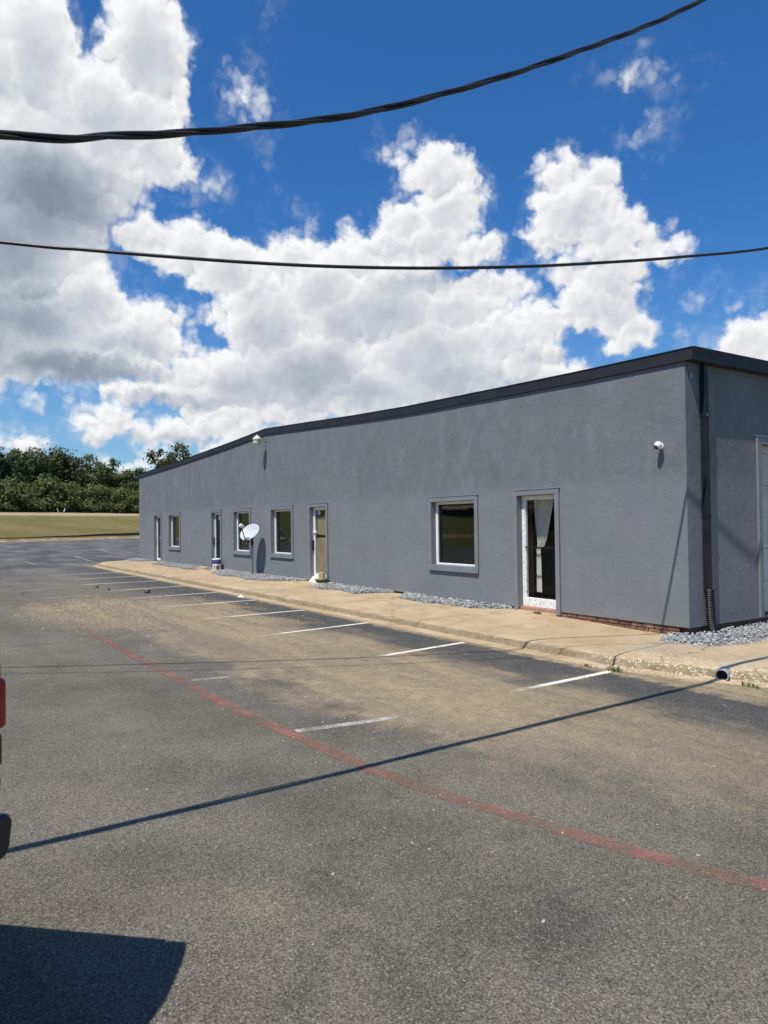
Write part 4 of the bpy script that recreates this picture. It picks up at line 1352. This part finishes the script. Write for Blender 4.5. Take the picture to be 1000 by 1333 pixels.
bm_ = MB().prism([(-0.04, 0.62), (-0.02, 0.585), (0.16, 0.585), (0.16, 0.735), (-0.035, 0.735), (-0.055, 0.70)], 'y', -hw - 0.005, hw + 0.005).build('rear_bumper', MT['black'], tk, bevel=0.018, seg=3)
MB().box(5.40, 5.56, -hw + 0.02, hw - 0.02, 0.50, 0.74).build('front_bumper', MT['black'], tk, bevel=0.05, seg=3)
MB().box(5.42, 5.47, -0.55, 0.55, 0.80, 1.02).build('grille', MT['black'], tk, bevel=0.02)
MB().box(-0.06, -0.035, -0.16, 0.16, 0.61, 0.69).build('number_plate_recess', MT['grey_plastic'], bm_)
for wx in (1.10, 4.20):
    for s in (1, -1):
        wy = s * (hw - 0.14)
        ty = MB().lathe([(0.22, -0.12), (0.34, -0.12), (0.375, -0.09), (0.38, 0.0), (0.375, 0.09), (0.34, 0.12), (0.22, 0.12)], 28, (wx, wy, 0.38), 'y').build('wheel', MT['tyre'], tk, smooth=True)
        MB().lathe([(0.0, 0.09 * s), (0.10, 0.10 * s), (0.20, 0.075 * s), (0.225, 0.10 * s), (0.225, -0.10 * s), (0.0, -0.10 * s)], 28, (wx, wy, 0.38), 'y').build('rim', MT['chrome'], ty, weld=True)

# ================================================================== TREES
def crown_mesh(name, seed, H, R, z0, n_cl, n_leaf, leaf, squash=1.0):
    r = np.random.RandomState(seed)
    lob = []
    for _ in range(9):
        a = r.uniform(0, 2 * np.pi)
        d = R * r.uniform(0.1, 0.62)
        lob.append((d * np.cos(a), d * np.sin(a), z0 + (H - z0) * r.uniform(0.28, 0.80), R * r.uniform(0.36, 0.58)))
    lob.append((0, 0, z0 + (H - z0) * 0.72, R * 0.55))
    if z0 < 1.0:                       # shrubs are leafy down to the ground
        for k in range(7):
            a = k * 0.9 + r.uniform(0, 0.5)
            lob.append((R * 0.62 * np.cos(a), R * 0.62 * np.sin(a), H * r.uniform(0.14, 0.24), R * r.uniform(0.3, 0.4)))
    lob = np.array(lob)
    cen = []
    while len(cen) < n_cl:
        L = lob[r.randint(len(lob))]
        v = r.normal(size=3)
        v /= np.linalg.norm(v)
        rad = L[3] * r.uniform(0.55, 1.05)
        c = L[:3] + v * rad * np.array([1, 1, 0.85 * squash])
        if c[2] > z0 * 0.6:
            cen.append((*c, *v))
    cen = np.array(cen)
    ci = np.repeat(np.arange(n_cl), n_leaf)
    cs = r.uniform(0.35, 0.75, n_cl) * R * 0.28
    off = r.normal(size=(len(ci), 3)) * cs[ci][:, None] * np.array([0.75, 0.75, 0.5])
    P = cen[ci, :3] + off
    nv = cen[ci, 3:] * 0.5 + off / (cs[ci][:, None]) * 0.5 + r.normal(size=P.shape) * 0.55 + np.array([0, 0, 0.5])
    nv /= np.linalg.norm(nv, axis=1)[:, None]
    t = np.cross(nv, r.normal(size=P.shape))
    t /= np.linalg.norm(t, axis=1)[:, None]
    b2 = np.cross(nv, t)
    s = leaf * r.uniform(0.6, 1.35, len(P))[:, None]
    k = 0.62
    quads = np.stack([P - t * s, P - b2 * s * k, P + t * s, P + b2 * s * k], 1).reshape(-1, 3)
    me = bpy.data.meshes.new(name)
    nq = len(P)
    me.vertices.add(nq * 4)
    me.vertices.foreach_set('co', quads.astype(np.float32).ravel())
    me.loops.add(nq * 4)
    me.loops.foreach_set('vertex_index', np.arange(nq * 4, dtype=np.int32))
    me.polygons.add(nq)
    me.polygons.foreach_set('loop_start', np.arange(0, nq * 4, 4, dtype=np.int32))
    me.polygons.foreach_set('loop_total', np.full(nq, 4, dtype=np.int32))
    me.update()
    me.validate()
    return me, cen


def trunk_mesh(seed, H, cen, r0):
    r = random.Random(seed)
    mb = MB()
    fork = H * 0.34
    mb.tube([(0, 0, -0.4), (0.05, 0, fork * 0.5), (0.0, 0.06, fork), (0.1, 0.0, H * 0.62)], [r0 * 1.25, r0, r0 * 0.8, r0 * 0.3], 9)
    for k in range(11):
        c = cen[r.randrange(len(cen))]
        z = fork * r.uniform(0.75, 1.25)
        mid = (c[0] * 0.45, c[1] * 0.45, z + (c[2] - z) * 0.55)
        mb.tube([(0, 0, z), mid, (c[0] * 0.9, c[1] * 0.9, c[2] * 0.97)], [r0 * 0.42, r0 * 0.25, r0 * 0.07], 6)
    return mb.mesh('trunk', smooth=True)


TP = {}
for nm, seed, H, R, z0, ncl, nl, lf, mt in [('oak_a', 11, 11.5, 5.6, 3.0, 150, 62, 0.30, 'oak_leaf'), ('oak_b', 23, 11.0, 5.2, 3.2, 135, 62, 0.30, 'oak_leaf'),
                                            ('oak_open', 37, 12.0, 5.0, 3.5, 70, 55, 0.28, 'oak_leaf'),
                                            ('bush_a', 51, 6.4, 4.6, 0.2, 210, 60, 0.22, 'bush_leaf'), ('bush_b', 64, 5.8, 4.3, 0.2, 190, 60, 0.22, 'bush_leaf')]:
    me, cen = crown_mesh('crown', seed, H, R, z0, ncl, nl, lf)
    me.materials.append(MT[mt])
    tm = trunk_mesh(seed, H, cen, 0.26 if nm.startswith('oak') else 0.09)
    tm.materials.append(MT['bark'])
    TP[nm] = (me, tm)


def plant_tree(kind, x, y, s, sz, rz, name, label, cat, group):
    t = empty(name, (x, y, float(field_z(np.array(x), np.array(y))) - 0.1), rz)
    t.scale = (s, s, sz)
    me, tm = TP[kind]
    link('crown', me, None, t)
    link('trunk', tm, None, t)
    return tag(t, label, cat, group)


OAKG, BUSHG = 'oaks along the far side of the dirt road', 'shrubs along the far side of the dirt road'
OAKL = 'dark green oak rising behind the lighter shrubs past the dirt road'
BUSHL = 'rounded mid green shrub at the front of the woods by the dirt road'
for kind, x, y, s, sz, rz in [('oak_b', -151.7, -8.2, 1.1, 1.05, 0.3), ('oak_a', -151.7, -3.2, 1.0, 1.02, 1.0), ('oak_b', -156.9, 2.6, 1.1, 1.16, 2.1), ('oak_a', -159.4, 7.6, 0.9, 1.02, 4.0), ('oak_b', -163.0, 12.6, 1.0, 1.20, 5.2),
                              ('oak_open', -160.0, 10.0, 0.8, 1.08, 0.5), ('oak_a', -167.8, 18.4, 1.0, 1.22, 2.9), ('oak_b', -180.0, 38.3, 1.2, 1.0, 0.8), ('oak_a', -172.0, 34.5, 1.0, 0.82, 5.7), ('oak_b', -176.0, 25.0, 1.0, 0.92, 3.3)]:
    plant_tree(kind, x, y, s, sz, rz, 'oak_tree', OAKL, 'tree', OAKG)
plant_tree('oak_open', -173.0, 28.6, 1.05, 1.16, 1.2, 'oak_tree', 'sparse open crowned oak with sky showing through its branches', 'tree', OAKG)
plant_tree('oak_open', -183.0, 49.4, 1.35, 1.52, 3.4, 'oak_tree', 'tall oak whose crown rises above the far end of the roof', 'tree', OAKG)
plant_tree('oak_a', -190.0, 54.0, 1.2, 1.2, 0.4, 'oak_tree', 'broad oak just behind the far end of the building', 'tree', OAKG)
for i, (x, y) in enumerate([(-148.6, -0.7), (-146.7, 3.9), (-153.0, 9.5), (-155.4, 14.6), (-157.2, 20.0), (-160.5, 25.3), (-163.0, 30.9), (-166.8, 37.0), (-150.0, 7.0), (-158.5, 17.0), (-163.0, 27.0)]):
    plant_tree(('bush_a', 'bush_b')[i % 2], x, y, (1.0, 1.12, 0.95, 1.2, 1.05)[i % 5], (0.95, 1.0, 0.9, 1.1)[i % 4], i * 1.7, 'shrub', BUSHL, 'shrub', BUSHG)
for i, t in enumerate([13, 3, -7, -18, -29, -41, -54]):   # the woods go on to the south
    P = E0 + EN * (50 + i % 3) + ET * t
    plant_tree(('oak_b', 'oak_a')[i % 2], P[0], P[1], 1.1, 1.0 + 0.06 * (i % 4), i * 2.3, 'oak_tree', OAKL, 'tree', OAKG)
    P = E0 + EN * (43 + i % 2) + ET * (t + 4)
    plant_tree(('bush_a', 'bush_b')[i % 2], P[0], P[1], 1.1, 0.95, i * 1.1, 'shrub', BUSHL, 'shrub', BUSHG)
for i in range(9):
    plant_tree(('oak_a', 'oak_b')[i % 2], -84.0 + i * 11.5 + (i * 37 % 7), -70.0 - (i * 23 % 9), 1.35, 1.2, i * 1.3, 'oak_tree', 'dark oak in the row across the grass that the windows face', 'tree', 'oaks facing the building')

# ================================================================== LOOSE STONES, WEEDS, LITTER
ICO = None


def stone_proto(seed):
    bm = bmesh.new()
    bmesh.ops.create_icosphere(bm, subdivisions=1, radius=1.0)
    r = random.Random(seed)
    vs = [(v.co * r.uniform(0.72, 1.12)) for v in bm.verts]
    fs = [[v.index for v in f.verts] for f in bm.faces]
    bm.free()
    return np.array([tuple(q) for q in vs]), np.array(fs)


PROTO = [stone_proto(k) for k in range(5)]


def stones(name, pts, sizes, mat, seed, flat=0.65):
    r = np.random.RandomState(seed)
    V, Fc = [], []
    n0 = 0
    for (x, y, z), s in zip(pts, sizes):
        pv2, pf = PROTO[r.randint(5)]
        a, t = r.uniform(0, 6.28), r.uniform(-0.6, 0.6)
        sc3 = np.array([s, s * r.uniform(0.65, 1.0), s * flat * r.uniform(0.7, 1.1)])
        q = pv2 * sc3
        ca, sa, ct2, st2 = math.cos(a), math.sin(a), math.cos(t), math.sin(t)
        q = np.stack([q[:, 0] * ca - q[:, 1] * sa, q[:, 0] * sa + q[:, 1] * ca, q[:, 2]], 1)
        q = np.stack([q[:, 0], q[:, 1] * ct2 - q[:, 2] * st2, q[:, 1] * st2 + q[:, 2] * ct2], 1)
        V.append(q + np.array([x, y, z]))
        Fc.append(pf + n0)
        n0 += len(pv2)
    V, Fc = np.concatenate(V), np.concatenate(Fc)
    me = bpy.data.meshes.new(name)
    me.from_pydata(V.tolist(), [], Fc.tolist())
    return link(name, me, mat)


def walk_z(x, y):
    if x < 0.2:
        return 0.134 + (wall_walk_z(x) - 0.134) * min(1, max(0, (y + 1.68) / 1.74))
    return 0.10


def gravel_bed(x0, x1, wfun, n, seed, size=0.023, pile=0.06):
    r = np.random.RandomState(seed)
    pts, sz = [], []
    while len(pts) < n:
        x = r.uniform(x0, x1)
        w = wfun(x)
        if w <= 0.02:
            continue
        y = 0.04 - w * r.uniform(0, 1) ** 0.9
        if r.uniform() < 0.04:
            y -= r.uniform(0, 0.15)
        e = min(1.0, (y + w) / 0.12 + 0.2)
        pts.append((x, y, walk_z(x, y) + max(0.0, e) * pile * r.uniform(0, 1)))
        sz.append(size * r.uniform(0.6, 1.35))
    return pts, sz


def bed_w(x0, x1, w):
    def fn(x):
        t = (x - x0) / (x1 - x0)
        return w * (0.9 + 0.1 * math.sin(x * 3.1)) * min(1, t / 0.12) * min(1, (1 - t) / 0.18)
    return fn


for k, (x0, x1, w, n, lab) in enumerate([(-10.25, -7.35, 0.80, 2600, 'grey gravel strip along the wall beside the papered door'),
                                          (-6.9, -3.55, 0.62, 2600, 'grey gravel strip along the wall under the reflecting window'),
                                          (-17.6, -11.6, 1.0, 5200, 'grey gravel strip along the wall under the satellite dish'),
                                          (-25.0, -18.2, 0.80, 3600, 'grey gravel strip along the wall beneath the far window'),
                                          (-29.3, -26.3, 0.7, 1200, 'grey gravel patch at the far end of the wall')]):
    pts, sz = gravel_bed(x0, x1, bed_w(x0, x1, w), n, 100 + k)
    o = stones('gravel', pts, sz, MT['gravel'], 200 + k)
    tag(o, lab, 'gravel', kind='stuff')
# gravel heap at the side wall
r = np.random.RandomState(9)
pts, sz = [], []
HEAP = [(-0.22, -0.12), (0.05, -0.70), (0.55, -0.72), (0.85, -0.30), (0.80, 0.9), (0.85, 3.5), (-0.02, 3.5), (-0.02, 0.05)]


def inside(x, y, poly):
    c = False
    for (x0, y0), (x1, y1) in zip(poly, poly[1:] + poly[:1]):
        if (y0 > y) != (y1 > y) and x < (x1 - x0) * (y - y0) / (y1 - y0) + x0:
            c = not c
    return c


while len(pts) < 5200:
    x, y = r.uniform(-0.25, 0.95), -0.78 + 4.3 * r.uniform() ** 1.3
    if not inside(x + r.normal() * 0.03, y + r.normal() * 0.03, HEAP) or (x < 0.01 and y > -0.01):
        continue
    e = min(1.0, max(0.0, 0.85 - x + 0.15) / 0.4, max(0.0, (y + 0.75)) / 0.25)
    pts.append((x, y, 0.085 + e * 0.075 * r.uniform(0, 1)))
    sz.append(0.0205 * r.uniform(0.6, 1.4))
tag(stones('gravel', pts, sz, MT['gravel'], 333), 'grey gravel heap round the building corner under the downspout', 'gravel', kind='stuff')
# broken stones over the pothole and dirt
pts, sz = [], []
while len(pts) < 4600:
    if r.uniform() < 0.75:
        x, y = -9.6 + r.normal() * 1.7, -5.75 + r.normal() * 0.75
    else:
        x, y = r.uniform(-15, -5), r.uniform(-7.0, -2.8)
    if y > -2.5 or y < -7.6:
        continue
    pts.append((x, y, 0.004))
    sz.append(0.007 + 0.020 * r.uniform() ** 3.4)
tag(stones('rubble', pts, sz, MT['rubble'], 444, 0.6), 'pale broken stones scattered over dirt on the asphalt', 'rubble', kind='stuff')
pts, sz = [], []
while len(pts) < 1500:
    x, y = r.uniform(-8, 5.2), r.uniform(-6.6, -2.5)
    if r.uniform() < 0.35:
        x, y = r.uniform(-4, 5.4), r.uniform(-8.4, -5)
    pts.append((x, y, 0.003))
    sz.append(0.004 + 0.008 * r.uniform() ** 3)
tag(stones('grit', pts, sz, MT['rubble'], 445, 0.6), 'fine pale grit strewn thinly over the parking stalls', 'grit', kind='stuff')
for i, (x, y, s) in enumerate([(-15.6, -4.6, 0.085), (-13.0, -3.9, 0.10), (-14.6, -4.5, 0.06)]):
    o = stones('dirt_clod', [(0, 0, 0)], [s], MT['rock'], 500 + i, 0.7)
    o.location = (x, y, s * 0.45)
    tag(o, ('dark dirt clod, middle sized, on the asphalt beyond the broken stones', 'largest dark dirt clod on the asphalt beyond the broken stones', 'smallest dark dirt clod on the asphalt beyond the broken stones')[i], 'clod', 'dirt clods')
lt = MB().add([(-0.10, -0.05, 0), (0.09, -0.06, 0.01), (0.11, 0.05, 0.0), (-0.07, 0.06, 0.015), (0.0, 0.0, 0.055)], [(0, 1, 4), (1, 2, 4), (2, 3, 4), (3, 0, 4), (3, 2, 1, 0)]).build('paper_scrap', MT['litter'])
lt.location = (-10.3, -2.42, 0.006)
tag(lt, 'crumpled white paper scrap lying at the foot of the kerb', 'litter')


def weed(x, y, z, h, n, seed, lab, spread=0.6):
    r = random.Random(seed)
    mb = MB()
    for _ in range(n):
        a = r.uniform(0, 6.28)
        l = h * r.uniform(0.5, 1.1)
        w = 0.006 * r.uniform(0.6, 1.4)
        bx_, by_ = r.gauss(0, 0.05), r.gauss(0, 0.02)
        d = Vector((math.cos(a) * spread * r.uniform(0.3, 1.2), math.sin(a) * spread * r.uniform(0.3, 1.0), 1)).normalized()
        sd = Vector((-math.sin(a), math.cos(a), 0)) * w
        p0_, p1_, p2_ = Vector((bx_, by_, 0)), Vector((bx_, by_, 0)) + d * l * 0.55, Vector((bx_, by_, 0)) + d * l + Vector((d.x, d.y, -0.5)) * l * 0.25
        mb.add([p0_ - sd, p0_ + sd, p1_ + sd, p1_ - sd, p2_], [(0, 1, 2, 3), (3, 2, 4)])
    o = mb.build('weed_tuft', MT['weed'])
    o.location = (x, y, z)
    return tag(o, lab, 'weed', 'weeds in the concrete')


weed(-2.83, -0.09, 0.135, 0.085, 70, 1, 'green weed tuft growing at the concrete door step')
weed(0.62, -2.33, 0.01, 0.08, 40, 2, 'dry weed tuft in the kerb joint beside the white line')
weed(1.93, -1.84, 0.004, 0.065, 36, 3, 'small green weed tuft beside the drain pipe')
weed(0.25, -2.36, 0.008, 0.045, 24, 4, 'thin dry weeds along the kerb foot')

# far markers and silt fence at the field
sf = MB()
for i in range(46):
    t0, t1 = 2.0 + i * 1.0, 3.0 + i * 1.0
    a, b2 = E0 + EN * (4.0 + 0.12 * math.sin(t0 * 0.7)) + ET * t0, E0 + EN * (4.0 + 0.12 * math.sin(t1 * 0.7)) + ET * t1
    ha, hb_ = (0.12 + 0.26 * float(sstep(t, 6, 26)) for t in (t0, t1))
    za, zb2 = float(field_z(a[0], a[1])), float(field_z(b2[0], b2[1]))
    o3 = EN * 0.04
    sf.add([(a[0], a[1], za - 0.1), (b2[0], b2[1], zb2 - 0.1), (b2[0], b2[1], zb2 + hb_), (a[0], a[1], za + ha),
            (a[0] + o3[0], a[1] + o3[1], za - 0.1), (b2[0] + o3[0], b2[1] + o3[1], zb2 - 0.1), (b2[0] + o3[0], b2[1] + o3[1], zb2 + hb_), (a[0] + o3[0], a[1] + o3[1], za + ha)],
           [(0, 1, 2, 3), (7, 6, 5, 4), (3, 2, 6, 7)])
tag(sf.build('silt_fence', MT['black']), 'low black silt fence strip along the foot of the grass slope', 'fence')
for i, (px_, py_, lean) in enumerate([(-150.6, 16.0, -0.5), (-150.9, 16.9, 0.5)]):
    wm = MB().tube([(0, 0, -0.1), (0, lean * 0.45, 0.5), (0, lean * 0.6, 0.85)], [0.10, 0.09, 0.06], 8).build('white_marker', MT['white_plastic'])
    wm.location = (px_, py_, float(field_z(np.array(px_), np.array(py_))))
    tag(wm, ('white marker stub by the woods leaning towards the lot', 'white marker stub by the woods leaning towards the building')[i], 'marker', 'white marker stubs')
